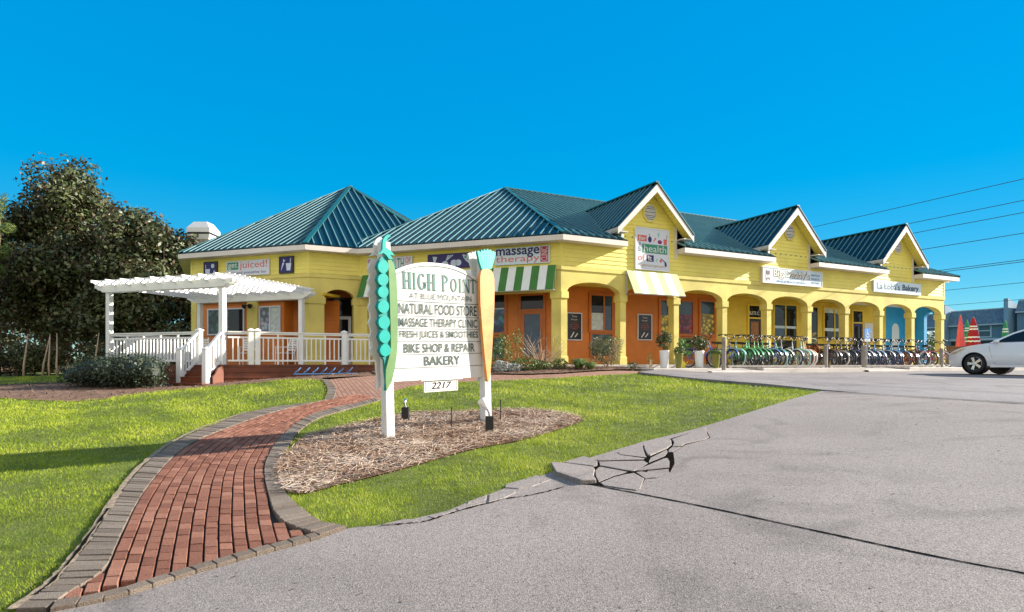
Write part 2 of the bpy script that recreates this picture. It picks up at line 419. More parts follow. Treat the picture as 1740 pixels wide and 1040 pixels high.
# joint between two pours of the driveway, and the one at the lot
def strip(name, pts, w, dz, m, jit=.3):
    P = smooth_curve([G(*p, dz).to_3d() for p in pts], 10); mb = MB(); prev = None
    for i, p in enumerate(P):
        d = (P[min(i+1, len(P)-1)]-P[max(i-1, 0)]); s = Vector((-d.y, d.x, 0)).normalized()
        ww = w*(1+random.uniform(-jit, jit)); off = s*random.uniform(-.25, .25)*w*jit
        a, b = p+off-s*ww/2, p+off+s*ww/2
        if prev: mb.poly([prev[0], a, b, prev[1]])
        prev = (a, b)
    return tag(mb.build(name, m), kind='structure')
strip('driveway_joint', [(945,803),(1000,822),(1090,840),(1200,862),(1320,888),(1450,916),(1600,948),(1760,978)], .022, .004, M['crack'])
strip('driveway_joint', [(1398,666),(1500,672),(1620,679),(1745,687)], .03, .004, M['crack'])

# ---------------- brick path
def wcurve(px, n=10): return smooth_curve([G(*p) for p in px], n)
Lin = [(150,1080),(172,1000),(200,928),(237,850),(271,803),(305,769),(347,744),(394,726),(449,706),(508,691),(556,680),(606,670)]
Rin = [(505,1050),(482,960),(463,893),(455,845),(448.6,807),(453,782),(470,752),(495,727),(525,708),(563,695),(600,687),(640,677)]
Lfl = [(78,1039),(131,1002),(178,970),(207,909),(237,850),(271,803),(305,769),(347,744),(394,726),(449,706),(508,691),(556,680),(606,670)]
Rfl = [(543,912),(508,900.5),(470,879),(455,841),(448.6,807),(453,782),(470,752),(495,727),(525,708),(563,695),(600,687),(640,677)]
Lou = [(25,1041),(91,994),(140,939),(186,871),(231,807),(279,765),(322,740),(368,721),(423,702),(478,691),(533,684.5),(551,680)]
Rou = [(590,897),(546,888),(504,858),(479,828),(470,803),(478,778),(493,757),(512,731),(546,710),(600,694),(645,682)]
def arclen(C):
    s = [0]
    for i in range(1, len(C)): s.append(s[-1]+(C[i]-C[i-1]).length)
    return np.array(s)
def sample(C, s, q):
    i = int(np.clip(np.searchsorted(s, q)-1, 0, len(C)-2)); t = (q-s[i])/(s[i+1]-s[i]+1e-9); return C[i].lerp(C[i+1], t)
def paver(mb, q, h, tint, dzj=.003, gap=(.003,.003)):
    c = sum(q, Vector((0,0,0)))/4; mb.c = tint; j = random.uniform(-dzj, dzj); tl = [random.uniform(-.002, .002) for _ in q]
    w_ = ((q[1]-q[0]).length+(q[2]-q[3]).length)/2; l_ = ((q[2]-q[1]).length+(q[3]-q[0]).length)/2
    def ins(gu, gv):
        a, b_ = gu/max(w_,.02), gv/max(l_,.02); f = lambda s, t: q[0].lerp(q[1], s).lerp(q[3].lerp(q[2], s), t)
        return [f(a,b_), f(1-a,b_), f(1-a,1-b_), f(a,1-b_)]
    b = [p+Vector((0,0,-.05)) for p in ins(gap[0], gap[1])]; m_ = [p+Vector((0,0,h-.006+j+t)) for p, t in zip(ins(gap[0], gap[1]), tl)]; u = [p+Vector((0,0,h+j+t)) for p, t in zip(ins(gap[0]+.004, gap[1]+.004), tl)]
    mb.add(b+m_+u, [(8,9,10,11)]+[(i, (i+1) % 4, 4+(i+1) % 4, 4+i) for i in range(4)]+[(4+i, 4+(i+1) % 4, 8+(i+1) % 4, 8+i) for i in range(4)])
Lc, Rc = wcurve(Lin), wcurve(Rin)
poly_red = [(p.x, p.y) for p in wcurve(Lfl)]+[(p.x, p.y) for p in reversed(wcurve(Rfl))]
ls, rs_ = arclen(Lc), arclen(Rc); Ltot = (ls[-1]+rs_[-1])/2; NR = int(Ltot/.158); NC = 11
mb = MB(); pts_grid = {}
def lat(t, v):
    a = sample(Lc, ls, t*ls[-1]); b = sample(Rc, rs_, t*rs_[-1]); p = a+(b-a)*v
    return Vector((p.x, p.y, gz(p.x, p.y)))
cells = []
for c in range(-4, NC+6):
    for r in range(NR+1):
        o = .5 if c % 2 else 0
        t0, t1 = (r-o)/NR, (r+1-o)/NR
        if t0 < 0 or t1 > 1: continue
        cells.append((t0, t1, c/NC, (c+1)/NC))
mids = [lat((a+b)/2, (c+d)/2) for a, b, c, d in cells]
ok = inpoly(np.array([p.x for p in mids]), np.array([p.y for p in mids]), poly_red)
for k_, (t0, t1, v0, v1) in enumerate(cells):
    if ok[k_] and t0 < .25:
        qs = [lat(t0, v0), lat(t0, v1), lat(t1, v1), lat(t1, v0)]; ok[k_] = inpoly(np.array([p.x for p in qs]), np.array([p.y for p in qs]), poly_red).sum() >= 3
for (a, b, c, d), k in zip(cells, ok):
    if not k: continue
    q = [lat(a, c), lat(a, d), lat(b, d), lat(b, c)]
    paver(mb, q, .012, random.random(), .003, (.0062,.0022))
def soldier(A, B, step=.105):
    a, b = wcurve(A), wcurve(B); sa, sb = arclen(a), arclen(b); n = int(max(sa[-1], sb[-1])/step)
    for i in range(n):
        q = [sample(a, sa, i/n*sa[-1]), sample(b, sb, i/n*sb[-1]), sample(b, sb, (i+1)/n*sb[-1]), sample(a, sa, (i+1)/n*sa[-1])]
        q = [Vector((p.x, p.y, gz(p.x, p.y))) for p in q]
        paver(mb2, q, .020, random.random(), .005)
mb2 = MB()
soldier(Lou, Lfl[:-1]); soldier(Rou, Rfl)
be = wcurve([(84,1041)]+edge_path[1:-1]+[(546,915.5)], 8); bs = arclen(be); n = int(bs[-1]/.11)
for i in range(n):
    p, q = sample(be, bs, i/n*bs[-1]), sample(be, bs, (i+1)/n*bs[-1]); s = Vector((-(q-p).y, (q-p).x, 0)).normalized()*.11
    quad = [p, q, q+s, p+s]; quad = [Vector((v.x, v.y, gz(v.x, v.y))) for v in quad]
    paver(mb2, quad, .024, random.random()*.6)
# the kerb course where the path opens onto the terrace
soldier([(546,645.5),(556,661),(551,680)], [(559,646),(571,661),(566,680)])
poly_bed = [(p.x, p.y) for p in wcurve(Lou)]+[(p.x, p.y) for p in reversed(wcurve(Rou))]
sheet('path_bed', [Vector(p) for p in poly_bed], -.022, M['sand'], .3, kind='structure')
po = mb.build('path', M['brick']); tag(po, kind='structure')
po2 = mb2.build('path_border', M['gbrick']); tag(po2, kind='structure')

# bare sandy soil and an open groove where the lawn meets the left border
M['edge_sand'] = mat('edge_sand', (.25, .19, .125), .95, .45, 25, .5, 80)
strip('lawn_edge', [(20,1041),(86,993),(134,939),(181,871),(226,807),(275,764),(318,739),(364,720),(420,701)], .055, .020, M['edge_sand'], .35)
strip('lawn_edge', [(60,1017),(92,990),(137,935),(184,868)], .016, .024, M['crack'], .8)
# terrace of pavers in front of the building (far enough for a brick texture)
def brickmat():
    m = bpy.data.materials.new('terrace_pavers'); m.use_nodes = True; t = m.node_tree; N = t.nodes; L = t.links; p = N['Principled BSDF']; p.inputs['Roughness'].default_value = .9
    geo = N.new('ShaderNodeNewGeometry'); mp = N.new('ShaderNodeMapping'); mp.inputs['Rotation'].default_value = (0, 0, R(70)); L.new(geo.outputs['Position'], mp.inputs['Vector'])
    b = N.new('ShaderNodeTexBrick'); b.inputs['Scale'].default_value = 1; b.inputs['Brick Width'].default_value = .2; b.inputs['Row Height'].default_value = .1; b.inputs['Mortar Size'].default_value = .008
    b.inputs['Color1'].default_value = (.36, .19, .12, 1); b.inputs['Color2'].default_value = (.26, .12, .075, 1); b.inputs['Mortar'].default_value = (.07, .04, .03, 1)
    L.new(mp.outputs[0], b.inputs['Vector']); L.new(b.outputs['Color'], p.inputs['Base Color']); return m
M['terrace'] = brickmat()
lawn_top = [(1083,634.5),(1060,636),(960,641.5),(860,646),(760,650),(700,656),(662,667),(645,682)]
Pt = g2([(548,645.5),(557,661),(552,681),(600,672),(645,681),(662,667),(700,656),(760,650),(860,646),(960,641.5),(1060,636),(1083,634.5),(1085,631)])+[F1(1.7,2.6,0).to_2d(), F1(1.0,2.3,0).to_2d(), F2(3,2.0,0).to_2d(), F2(6,2.4,0).to_2d()]+g2([(640,637.5)])
sheet('terrace', Pt, -.004, M['terrace'], .4, kind='structure')

# lawns
PR = g2(edge_lawn)+g2([(1300,655.5),(1180,645),(1100,637)])+g2(lawn_top)+[p.to_2d() for p in reversed(wcurve(Rou)[:-1])]
PL = [p.to_2d() for p in wcurve(Lou)]+g2([(557,662),(546,645.5),(480,645),(420,652),(330,659),(235,668),(190,676),(120,682),(0,676),(-120,672)])+[Vector((-23, 14)), Vector((-21, 8)), Vector((-14, 2.5)), Vector((-8, 0.5)), Vector((-5, 1.6)), Vector((-3.2, 2.5))]
lawns = []
for P in (PR, PL): sheet('lawn_soil', P, -.006, M['grassbase'], .5, kind='structure')
bed_px = [(472,789),(480,776),(497,764),(522,742),(560,732),(600,722),(652,712),(696,703.6),(770,701),(817,699),(894,697),(957,703.6),(990,714),(957,728),(894,747),(801,765),(724,787),(646,808),(584,823),(522,839),(491,838),(474,822),(468,806)]
PBd = [p.to_2d() for p in smooth_curve([G(*p) for p in bed_px+[bed_px[0]]], 6)[:-1]]
sheet('mulch_bed', PBd, .012, M['mulch'], .3, kind='structure')
PHm = g2([(-140,673),(0,677),(120,683),(190,677),(235,669),(330,660),(420,653),(480,646),(546,646),(548,642),(640,638)])+[F3(3.2,1.6,0).to_2d(), F3(0,.5,0).to_2d(), Vector((-13,20.5)), Vector((-19,19.5))]
sheet('mulch_bed', PHm, .004, M['mulch'], .5, kind='structure')
PFb = g2([(640,637),(760,637.5),(850,636.5),(900,637),(960,635),(1040,630)])+[F1(2.9,1.75,0).to_2d(), F1(2.9,.38,0).to_2d(), F1(-.1,.3,0).to_2d(), F2(.4,.3,0).to_2d(), F2(7.6,.3,0).to_2d()]
sheet('planting_bed', PFb, .035, M['mulch'], .35, kind='structure')

def scatter_in(P, n):
    xs = [p[0] for p in P]; ys = [p[1] for p in P]
    x = RNG.uniform(min(xs), max(xs), n); y = RNG.uniform(min(ys), max(ys), n)
    k = inpoly(x, y, P); return x[k], y[k]
def area_box(P): xs = [p[0] for p in P]; ys = [p[1] for p in P]; return (max(xs)-min(xs))*(max(ys)-min(ys))
def lownoise(x, y): return .5+.22*np.sin(1.9*x+1.3*np.sin(1.1*y))+.16*np.sin(2.7*y-1.7*np.cos(1.7*x))+.12*np.sin(5.3*x+4.1*y)
def blades(name, P, excl=None, dens=((0,5.5,8200,.0021,.028),(5.5,8,4200,.0030,.032),(8,12,1900,.005,.036),(12,60,750,.008,.045)), xlim=None, **kw):
    V = []; T = []
    for y0, y1, d, wd, h in dens:
        n = int(area_box(P)*d)
        x, y = scatter_in(P, n); k = (y >= y0) & (y < y1) & (np.abs(x) < y*1.2+3)
        if excl is not None: k &= ~inpoly(x, y, excl)
        x, y = x[k], y[k]; n = len(x)
        if not n: continue
        z = gzn(x, y)-.008; ln = lownoise(x, y)
        a = RNG.uniform(0, 2*np.pi, n); hh = h*RNG.uniform(.45, 1.35, n)*(.6+.6*ln+.25*np.sin(8*x+2*np.sin(5*y))*np.sin(7*y)); le = RNG.uniform(.2, 1.1, n)*hh; b = RNG.uniform(0, 2*np.pi, n)
        dx, dy = np.cos(a)*wd/2*1.6, np.sin(a)*wd/2*1.6
        A = np.stack([x-dx, y-dy, z], 1); B = np.stack([x+dx, y+dy, z], 1); Cc = np.stack([x+np.cos(b)*le, y+np.sin(b)*le, z+hh], 1)
        V.append(np.stack([A, B, Cc], 1).reshape(-1, 3)); T.append(np.repeat(np.clip(RNG.normal(.42, .2, n)+(ln-.5)*.75+.16*np.sin(11*x+3*np.sin(7*y))*np.sin(9*y+2*np.cos(8*x)), 0, 1), 3))
    V = np.concatenate(V); T = np.concatenate(T); F = np.arange(len(V)).reshape(-1, 3)
    o = np_mesh(name, V, F, M['blade'], tint=T); tag(o, kind='stuff', **kw)
t2 = lambda P: [(p.x, p.y) for p in P]
blades('grass', t2(PR), t2(PBd), label='bright green mown grass between the path and the driveway', cat='grass')
blades('grass', t2(PL), None, label='bright green mown grass left of the brick path', cat='grass')
M['bark_chip'] = mat('bark_chip', (.1, .05, .03), .9, tint=[(.05,.025,.015),(.10,.052,.032),(.17,.10,.065),(.26,.17,.12)])
def needles(name, P, n, L, wd, h, m=None, **kw):
    x, y = scatter_in(P, n); n = len(x); z = gzn(x, y)+.012
    a = RNG.uniform(0, 2*np.pi, n); l = L*RNG.uniform(.5, 1.3, n); tilt = RNG.normal(0, .22, n); dx, dy = np.cos(a)*l/2, np.sin(a)*l/2
    zz = z+RNG.uniform(0, h, n); up = tilt*l/2; sx, sy = -np.sin(a)*wd/2, np.cos(a)*wd/2
    q = np.stack([np.stack([x-dx-sx, y-dy-sy, zz-up], 1), np.stack([x-dx+sx, y-dy+sy, zz-up+.002], 1), np.stack([x+dx+sx, y+dy+sy, zz+up+.002], 1), np.stack([x+dx-sx, y+dy-sy, zz+up], 1)], 1)
    V = q.reshape(-1, 3); F = np.arange(len(V)).reshape(-1, 4)
    ln = lownoise(x*1.5, y*2.2)
    o = np_mesh(name, V, F, m or M['straw'], tint=np.repeat(np.clip(RNG.normal(.5, .22, n)+(ln-.5)*.5, 0, 1), 4)); tag(o, kind='stuff', **kw)
needles('pine_straw', t2(PBd), 34000, .13, .005, .045, label='loose pine straw mulch round the sign posts', cat='mulch')
blades('grass', t2(PBd), None, dens=((0,60,14,.005,.06),), label='sparse grass tufts growing through the straw', cat='grass')
needles('bark_mulch', t2(PHm), 5000, .14, .02, .03, m=M['bark_chip'], label='brown bark mulch below the hedge and deck', cat='mulch')
needles('bark_mulch', t2(PFb), 9000, .14, .02, .05, m=M['bark_chip'], label='brown bark mulch in the bed along the entry', cat='mulch')

# ---------------- porch floor, walk and kerb along the shops
mb = MB(); mb.fbox(F1, -.35, 22.1, -3.2, .36, -.6, -.03); mb.fbox(F2, 0, 7.9, -2.6, .34, -.6, -.035); tag(mb.build('porch_floor', M['concrete']), kind='structure')
mb = MB()
def slab(u0, u1, o0, o1, z): mb.fbox(F1, u0, u1, o0, o1, -.7, z)
slab(1.75, 3.99, .362, 2.6, -.15); slab(3.993, 6.467, .362, 1.5, -.15); slab(6.47, 11.9, .362, 2.6, -.15); slab(11.903, 14.697, .362, 1.5, -.15); slab(14.7, 40, .362, 2.6, -.15)
for a, b in ((3.993, 6.467), (11.903, 14.697)):
    mb.add([F1(a,1.5,-.152), F1(b,1.5,-.152), F1(b,2.75,-.25), F1(a,2.75,-.25), F1(a,1.5,-.7), F1(b,1.5,-.7), F1(b,2.75,-.7), F1(a,2.75,-.7)], [(0,3,2,1),(3,7,6,2)])
tag(mb.build('sidewalk', M['concrete'], bevel=.015), kind='structure')

# ---------------- broken slabs of asphalt along the drive edge
SLB = lambda *q: [(x/4.394+920, y/4.394+710) for x, y in q]
SLE = lambda *q: [(x/3.905+600, y/3.905+780) for x, y in q]
slabs = [ # outline on the ground (measured on the photograph), lift, tilt
 (SLB((75,348),(160,350),(385,378),(396,400),(386,448),(406,488),(300,497),(115,432)), .07, -.04, 'large tilted slab of broken asphalt with its left corner raised'),
 (SLB((165,347),(320,293),(415,333),(415,363),(385,370)), .045, -.02, 'broken asphalt piece behind the large tilted slab'),
 (SLB((417,320),(560,270),(600,287),(770,307),(765,317),(530,323),(425,327)), .028, .012, 'long narrow broken asphalt piece along the grass edge'),
 (SLB((565,265),(755,212),(762,240),(785,297),(770,300),(600,281)), .026, .012, 'broken asphalt piece on the grass edge left of the short dark crack'),
 (SLB((430,334),(545,330),(765,324),(795,345),(750,374),(690,403),(640,398),(440,362)), .024, -.01, 'largest flat broken slab in the middle of the cracked patch'),
 (SLB((436,372),(640,407),(620,418),(540,438),(430,483),(407,440),(402,400),(420,382)), .02, .01, 'low broken asphalt piece right of the tilted slab'),
 (SLB((442,490),(545,447),(625,427),(690,417),(765,457),(750,500),(735,533),(705,543),(580,526),(470,508)), .018, .0, 'wide broken asphalt slab next to the driveway joint'),
 (SLB((767,210),(930,167),(963,167),(968,205),(935,233),(815,288),(797,285),(777,245)), .034, -.012, 'broken asphalt slab lifted beside the lawn edge'),
 (SLB((817,302),(930,244),(938,262),(922,288),(802,343),(807,320)), .018, .01, 'thin wedge of broken asphalt before the open crack'),
 (SLB((802,356),(930,297),(942,302),(955,330),(950,373),(740,398),(704,400),(752,378)), .02, -.012, 'triangular broken asphalt slab left of the open crack'),
 (SLB((707,409),(950,384),(952,412),(860,448),(775,456)), .014, -.006, 'lowest broken asphalt slab beside the open crack'),
 (SLB((980,165),(1222,77),(1230,112),(1248,148),(1215,166),(1070,198),(1050,213),(980,218),(994,190)), .024, .008, 'farthest long broken asphalt slab along the lawn edge'),
 (SLB((972,224),(1042,221),(983,258),(948,258),(952,240)), .016, .0, 'smallest broken asphalt piece behind the open crack'),
 (SLE((1012,175),(1215,112),(1310,140),(1180,186),(1095,200),(1012,193)), .02, .012, 'flat asphalt fragment left of the tilted slab'),
 (SLE((905,240),(990,208),(1070,212),(1076,225),(1000,262),(902,290)), .016, -.01, 'asphalt fragment second from the tilted slab'),
 (SLE((762,287),(880,243),(880,272),(762,298)), .014, .01, 'small asphalt fragment near the middle of the lawn edge'),
 (SLE((688,330),(755,300),(862,292),(700,343)), .012, .01, 'thin asphalt fragment along the lawn edge'),
 (SLE((500,382),(680,344),(650,356),(540,393)), .012, .01, 'thin dark edged asphalt fragment, fifth from the tilted slab'),
 (SLE((190,438),(330,402),(420,397),(428,413),(330,428)), .010, -.01, 'thin asphalt fragment nearest the brick path')]
for px, lift, tl, lab in slabs:
    mx_, my_ = sum(p[0] for p in px)/len(px), sum(p[1] for p in px)/len(px); k_ = 1.3/max(8, max(abs(p[0]-mx_) for p in px))
    P = [G(x+(x-mx_)*k_, y+(y-my_)*k_*.8) for x, y in px]; c = sum(P, Vector())/len(P); q = []
    for i, p in enumerate(P):
        n = P[(i+1) % len(P)]; q.append(p.copy()); q.append(p.lerp(n, .35+random.uniform(-.1, .1)).lerp(c, random.uniform(-.01, .025))); q.append(p.lerp(n, .7+random.uniform(-.1, .1)).lerp(c, random.uniform(-.01, .02)))
    q = [Vector((p.x, p.y, p.z+lift*.42+(c.x-p.x)*abs(tl)*1.0+(p.y-c.y)*tl*.7)) for p in q]
    mb = MB(); mb.prism(q, (0, 0, -.08)); tag(mb.build('broken_slab', M['drive'], bevel=.006), lab, 'asphalt slab', 'broken slabs along the drive edge')
mb = MB(); P = [G(*p, .003) for p in SLB((120,400),(165,352),(320,296),(417,322),(560,270),(755,214),(930,168),(1222,78),(1240,110),(1262,150),(1215,168),(1075,203),(985,262),(992,310),(994,345),(962,408),(860,451),(775,459),(750,505),(730,538),(705,545),(580,529),(470,511),(300,498),(118,433))]; mb.poly(P); tag(mb.build('driveway_joint', M['crack']), kind='structure')
strip('driveway_joint', SLE((180,446),(330,432),(480,415),(620,372),(800,318),(900,295),(1010,266),(1140,248),(1270,222),(1400,188)), .016, .006, M['crack'], .9)

# leaf bits and grit lying on the driveway
def litter(n):
    y = RNG.uniform(2.6, 15, n)**1.0; x = RNG.uniform(-3, 12, n); Pq = [(p.x, p.y) for p in Pd]; k = inpoly(x, y, Pq); x, y = x[k], y[k]; n = len(x); z = gzn(x, y)+.004
    a = RNG.uniform(0, 6.28, n); s = RNG.uniform(.004, .018, n); q = []
    for i, (f, g) in enumerate(((1,0),(0,.6),(-1,0),(0,-.6))): q.append(np.stack([x+s*(f*np.cos(a)-g*np.sin(a)), y+s*(f*np.sin(a)+g*np.cos(a)), z+(.004 if i % 2 else 0)], 1))
    V = np.stack(q, 1).reshape(-1, 3); o = np_mesh('driveway_litter', V, np.arange(len(V)).reshape(-1, 4), M['bark_chip'], tint=np.repeat(RNG.uniform(0, 1, n), 4)); tag(o, 'scattered leaf bits and grit on the asphalt', 'litter', kind='stuff')
litter(420)
# ================================================================== the shop building
B = empty('shop_building', (P0.x, P0.y, -.1), 'long yellow clapboard shop building with green seamed metal roofs, arcade and octagonal end', 'building')
ZB, ZT = 3.14, 3.29; ZE = 4.05            # trim band, eave
def siding(mb, F, u0, u1, z0, z1, o=0.0, course=.146, clip=None):
    z = z0
    while z < z1-1e-4:
        zt = min(z+course, z1)
        if clip: a0, b0 = clip(z); a1, b1 = clip(zt)
        else: a0 = a1 = u0; b0 = b1 = u1
        if b0 > a0:
            if b1 < a1: a1 = b1 = (a1+b1)/2
            mb.poly([F(a0,o+.020,z), F(b0,o+.020,z), F(b1,o+.004,zt), F(a1,o+.004,zt)])
            mb.poly([F(a0,o-.03,z), F(b0,o-.03,z), F(b0,o+.020,z), F(a0,o+.020,z)])
            for uu in (a0, b0): mb.poly([F(uu,o-.03,z), F(uu,o+.02,z), F(uu,o+.004,zt), F(uu,o-.03,zt)])
        z = zt
def arch_bay(mb, F, a, b, zs, rise, zt, o0=0.0, o1=-.30, n=16):
    c = (a+b)/2; h = (b-a)/2
    P = [(c-h*math.cos(math.pi*i/n), zs+rise*math.sin(math.pi*i/n)) for i in range(n+1)]
    for (ua, za), (ub, zb) in zip(P[:-1], P[1:]):
        mb.poly([F(ua,o0,za), F(ub,o0,zb), F(ub,o0,zt), F(ua,o0,zt)])
        mb.poly([F(ua,o1,za), F(ub,o1,zb), F(ub,o1,zt), F(ua,o1,zt)])
        mb.poly([F(ua,o0,za), F(ub,o0,zb), F(ub,o1,zb), F(ua,o1,za)])
    mb.poly([F(a,o0,zt), F(b,o0,zt), F(b,o1,zt), F(a,o1,zt)])
ZS, RISE, CW = 2.42, .36, .24
def column(F, u0, u1, o0=0.0, o1=-.30, z0=-.3, zbase=-.03, plan=None, stuc=None):
    mb = MB()
    def ring(e): 
        if plan: 
            c = sum(plan, Vector())/len(plan)
            return [p+(p-c).normalized()*e*1.3 for p in plan]
        return [F(u0-e,o0+e,0), F(u1+e,o0+e,0), F(u1+e,o1-e,0), F(u0-e,o1-e,0)]
    def seg(e0, za, e1, zb):
        A = [Vector((p.x,p.y,za)) for p in ring(e0)]; Bq = [Vector((p.x,p.y,zb)) for p in ring(e1)]; n = len(A)
        mb.add(A+Bq, [(i,(i+1)%n,n+(i+1)%n,n+i) for i in range(n)])
    seg(.03, z0, .03, zbase+.26); seg(.03, zbase+.26, 0, zbase+.29); seg(0, zbase+.29, 0, 2.15); seg(0, 2.15, .04, 2.20); seg(.04, 2.20, .04, 2.415); seg(.04, 2.415, .0, ZS)
    for z, e in ((2.415, .04),):
        A = [Vector((p.x,p.y,z)) for p in ring(e)]; mb.poly(A)
    return mb.build('column', stuc or M['stucco'], B)
aw = MB()
for n in range(9): arch_bay(aw, F1, n*BAY+CW, (n+1)*BAY, ZS, RISE, ZB)
for n in range(1, 10): aw.fbox(F1, n*BAY, n*BAY+CW, -.30, 0, ZS, ZB)
arch_bay(aw, F3, .535, 1.60, ZS, .32, ZB)
aw.prism([Vector((p.x,p.y,ZS)) for p in (F2(.33,0,0), P0, F1(CW,0,0), F1(CW,-.3,0), F2(.33,-.3,0))], (0,0,ZB-ZS))
aw.prism([Vector((p.x,p.y,ZS)) for p in (F4(.2,0,0), OA, F3(.535,0,0), F3(.535,-.3,0), F4(.2,-.3,0))], (0,0,ZB-ZS))
aw.fbox(F2, .33, 7.44, -.3, 0, ZS, ZB)
aw.prism([Vector((p.x,p.y,ZS)) for p in (F2(7.44,0,0), IC, F3(1.6,0,0), F3(1.6,-.3,0), F2(7.44,-.3,0))], (0,0,ZB-ZS))
aw.fbox(F4, .2, 5.5, -.3, 0, 2.33, ZB)
aw.build('arcade_wall', M['stucco'], B)
for n in range(1, 10): column(F1, n*BAY, n*BAY+CW, z0=-.4)
column(F1, 0, 0, z0=-.5, plan=[F2(.33,0,0), P0.copy(), F1(CW,0,0), F1(CW,-.3,0), F2(.33,-.3,0)])
column(F3, 0, 0, z0=-.3, plan=[F4(.2,0,0), OA.copy(), F3(.535,0,0), F3(.535,-.3,0), F4(.2,-.3,0)])
column(F3, 0, 0, z0=-.3, plan=[F2(7.44,0,0), IC.copy(), F3(1.6,0,0), F3(1.6,-.3,0), F2(7.44,-.3,0)])
mb = MB(); mb.fbox(F4, 2.32, 2.78, -.28, .02, -.3, 2.33); mb.build('column', M['stucco'], B)
mb = MB(); mb.fbox(F4, 5.25, 5.5, -.28, .0, -.3, 2.33); mb.build('column', M['stucco'], B)
# trim band
mb = MB(); e = .035*math.tan(R(22.5))
for F, a, a2, b, b2 in ((F1,0,-e,21.93,21.965),(F2,0,-e,7.74,7.74-e),(F3,0,-e,1.84,1.84-e),(F4,0,-e,5.5,5.5+e)):
    mb.hexa([F(a,.0,ZB),F(b,0,ZB),F(b2,.035,ZB),F(a2,.035,ZB),F(a,0,ZT),F(b,0,ZT),F(b2,.035,ZT-.02),F(a2,.035,ZT-.02)])
mb.fbox(F1, 21.931, 21.965, -.3, .034, ZB, ZT-.02)
mb.build('trim_band', M['stucco'], B)
# upper walls
GC = [(n+.53)*BAY for n in (1, 4, 7)]; GH, GR = 1.25, 1.69; GZ = 6.40
mb = MB()
siding(mb, F1, 0.07, 21.86, ZT, ZE); siding(mb, F2, .07, 7.70, ZT, ZE); siding(mb, F3, .08, 1.80, ZT, ZE); siding(mb, F4, .07, 5.45, ZT, ZE)
for gc in GC:
    mb2c = lambda z, gc=gc: (gc-min(GH, GZ-.17-z), gc+min(GH, GZ-.17-z))
    siding(mb, F1, 0, 0, ZE, GZ-.2, clip=mb2c)
mb.build('clapboard_wall', M['yellow'], B)
mb = MB()
mb.fbox(F1, .3, 21.9, -.3, -.032, ZB+.01, ZE-.01); mb.fbox(F2, .3, 7.6, -.3, -.032, ZB+.01, ZE-.01); mb.fbox(F3, .3, 1.7, -.3, -.032, ZB+.01, ZE-.01); mb.fbox(F4, .3, 5.4, -.3, -.032, ZB+.01, ZE-.01)
for gc in GC:      # side cheeks of the gables above the main roof
    for s in (-1, 1):
        mb.poly([F1(gc+s*(GH-.01),0,4.3), F1(gc+s*(GH-.01),-2.2,4.3), F1(gc+s*(GH-.01),-2.2,5.0), F1(gc+s*(GH-.01),0,5.0)])
mb.build('clapboard_wall', M['yellow'], B)
mb = MB()     # corner boards
for F, u0, u1 in ((F1,-.02,.075),(F2,-.02,.075),(F2,7.68,7.735),(F3,1.78,1.835),(F3,-.02,.085),(F4,-.02,.075),(F4,5.42,5.52),(F1,21.85,21.95)):
    mb = MB(); mb.fbox(F, u0, u1, -.03, .026, ZT-.015, ZE); mb.build('corner_board', M['yellow'], B)
mb = MB()
for gc in GC:
    mb = MB(); mb.fbox(F1, gc-GH-.005, gc-GH+.10, -.03, .030, ZE-.0, 5.06); mb.build('corner_board', M['trim'], B); mb = MB(); mb.fbox(F1, gc+GH-.10, gc+GH+.005, -.03, .030, 3.85, 5.06); mb.build('corner_board', M['trim'], B)
# eaves: soffit + fascia as mitred boxes
OV = .45; mit = OV*math.tan(R(22.5)); fz0, fz1 = 4.04, 4.215
GL = [g-GH-.03 for g in GC]; GRr = [g+GH+.01 for g in GC]
mb = MB()
def eave(F, ai, ao, bi, bo):
    mb.hexa([F(ai,.001,fz0),F(bi,.001,fz0),F(bo,OV,fz0),F(ao,OV,fz0),F(ai,.001,fz1),F(bi,.001,fz1),F(bo,OV,fz1),F(ao,OV,fz1)])
eave(F1, 0, -mit, GL[0], GL[0]); eave(F1, GRr[0], GRr[0], GL[1], GL[1]); eave(F1, GRr[1], GRr[1], GL[2], GL[2]); eave(F1, GRr[2], GRr[2], 21.93, 22.38)
eave(F2, 0, -mit, 7.74, 7.74-mit); eave(F3, 0, -mit, 1.84, 1.84-mit); eave(F4, 0, -mit, OS, OS+mit)
mb.build('fascia', M['trim'], B)
# ---------------- metal roofs
rp, rr, rc = MB(), MB(), MB()
def roof_face(P, sp=.30, ribs=True, h=.055, w=.036):
    P = [Vector(p) for p in P]; n = Vector((0,0,0))
    for i in range(len(P)): n += P[i].cross(P[(i+1) % len(P)])
    n.normalize()
    if n.z < 0: n = -n; P.reverse()
    rp.prism(P, -n*.035)
    if not ribs: return
    s = (Vector((0,0,1))-n*n.z).normalized(); e = s.cross(n); o = P[0]
    q = [((p-o).dot(e), (p-o).dot(s)) for p in P]
    a0 = min(a for a, b in q); a1 = max(a for a, b in q); a = math.ceil(a0/sp)*sp+.001
    while a < a1:
        hits = []
        for i in range(len(q)):
            (xa, ya), (xb, yb) = q[i], q[(i+1) % len(q)]
            if (xa-a)*(xb-a) < 0: t = (a-xa)/(xb-xa); hits.append(ya+(yb-ya)*t)
        if len(hits) >= 2:
            b0, b1 = min(hits), max(hits)
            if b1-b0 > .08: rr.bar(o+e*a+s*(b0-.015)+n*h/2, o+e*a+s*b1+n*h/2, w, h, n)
        a += sp
def UD(u, D, z): return F1(u, -D, z)
ez = 4.25; A2 = (1.63, 7.8, 8.09); RR = (16.2, 7.8, 8.09); zm = 4.25+.4655*.45
lh0 = -.186+.0545*(1.63+.186); rh0 = 22.45-.0545*6.25
roof_face([UD(lh0,0,zm), UD(rh0,0,zm), UD(*RR), UD(*A2)])
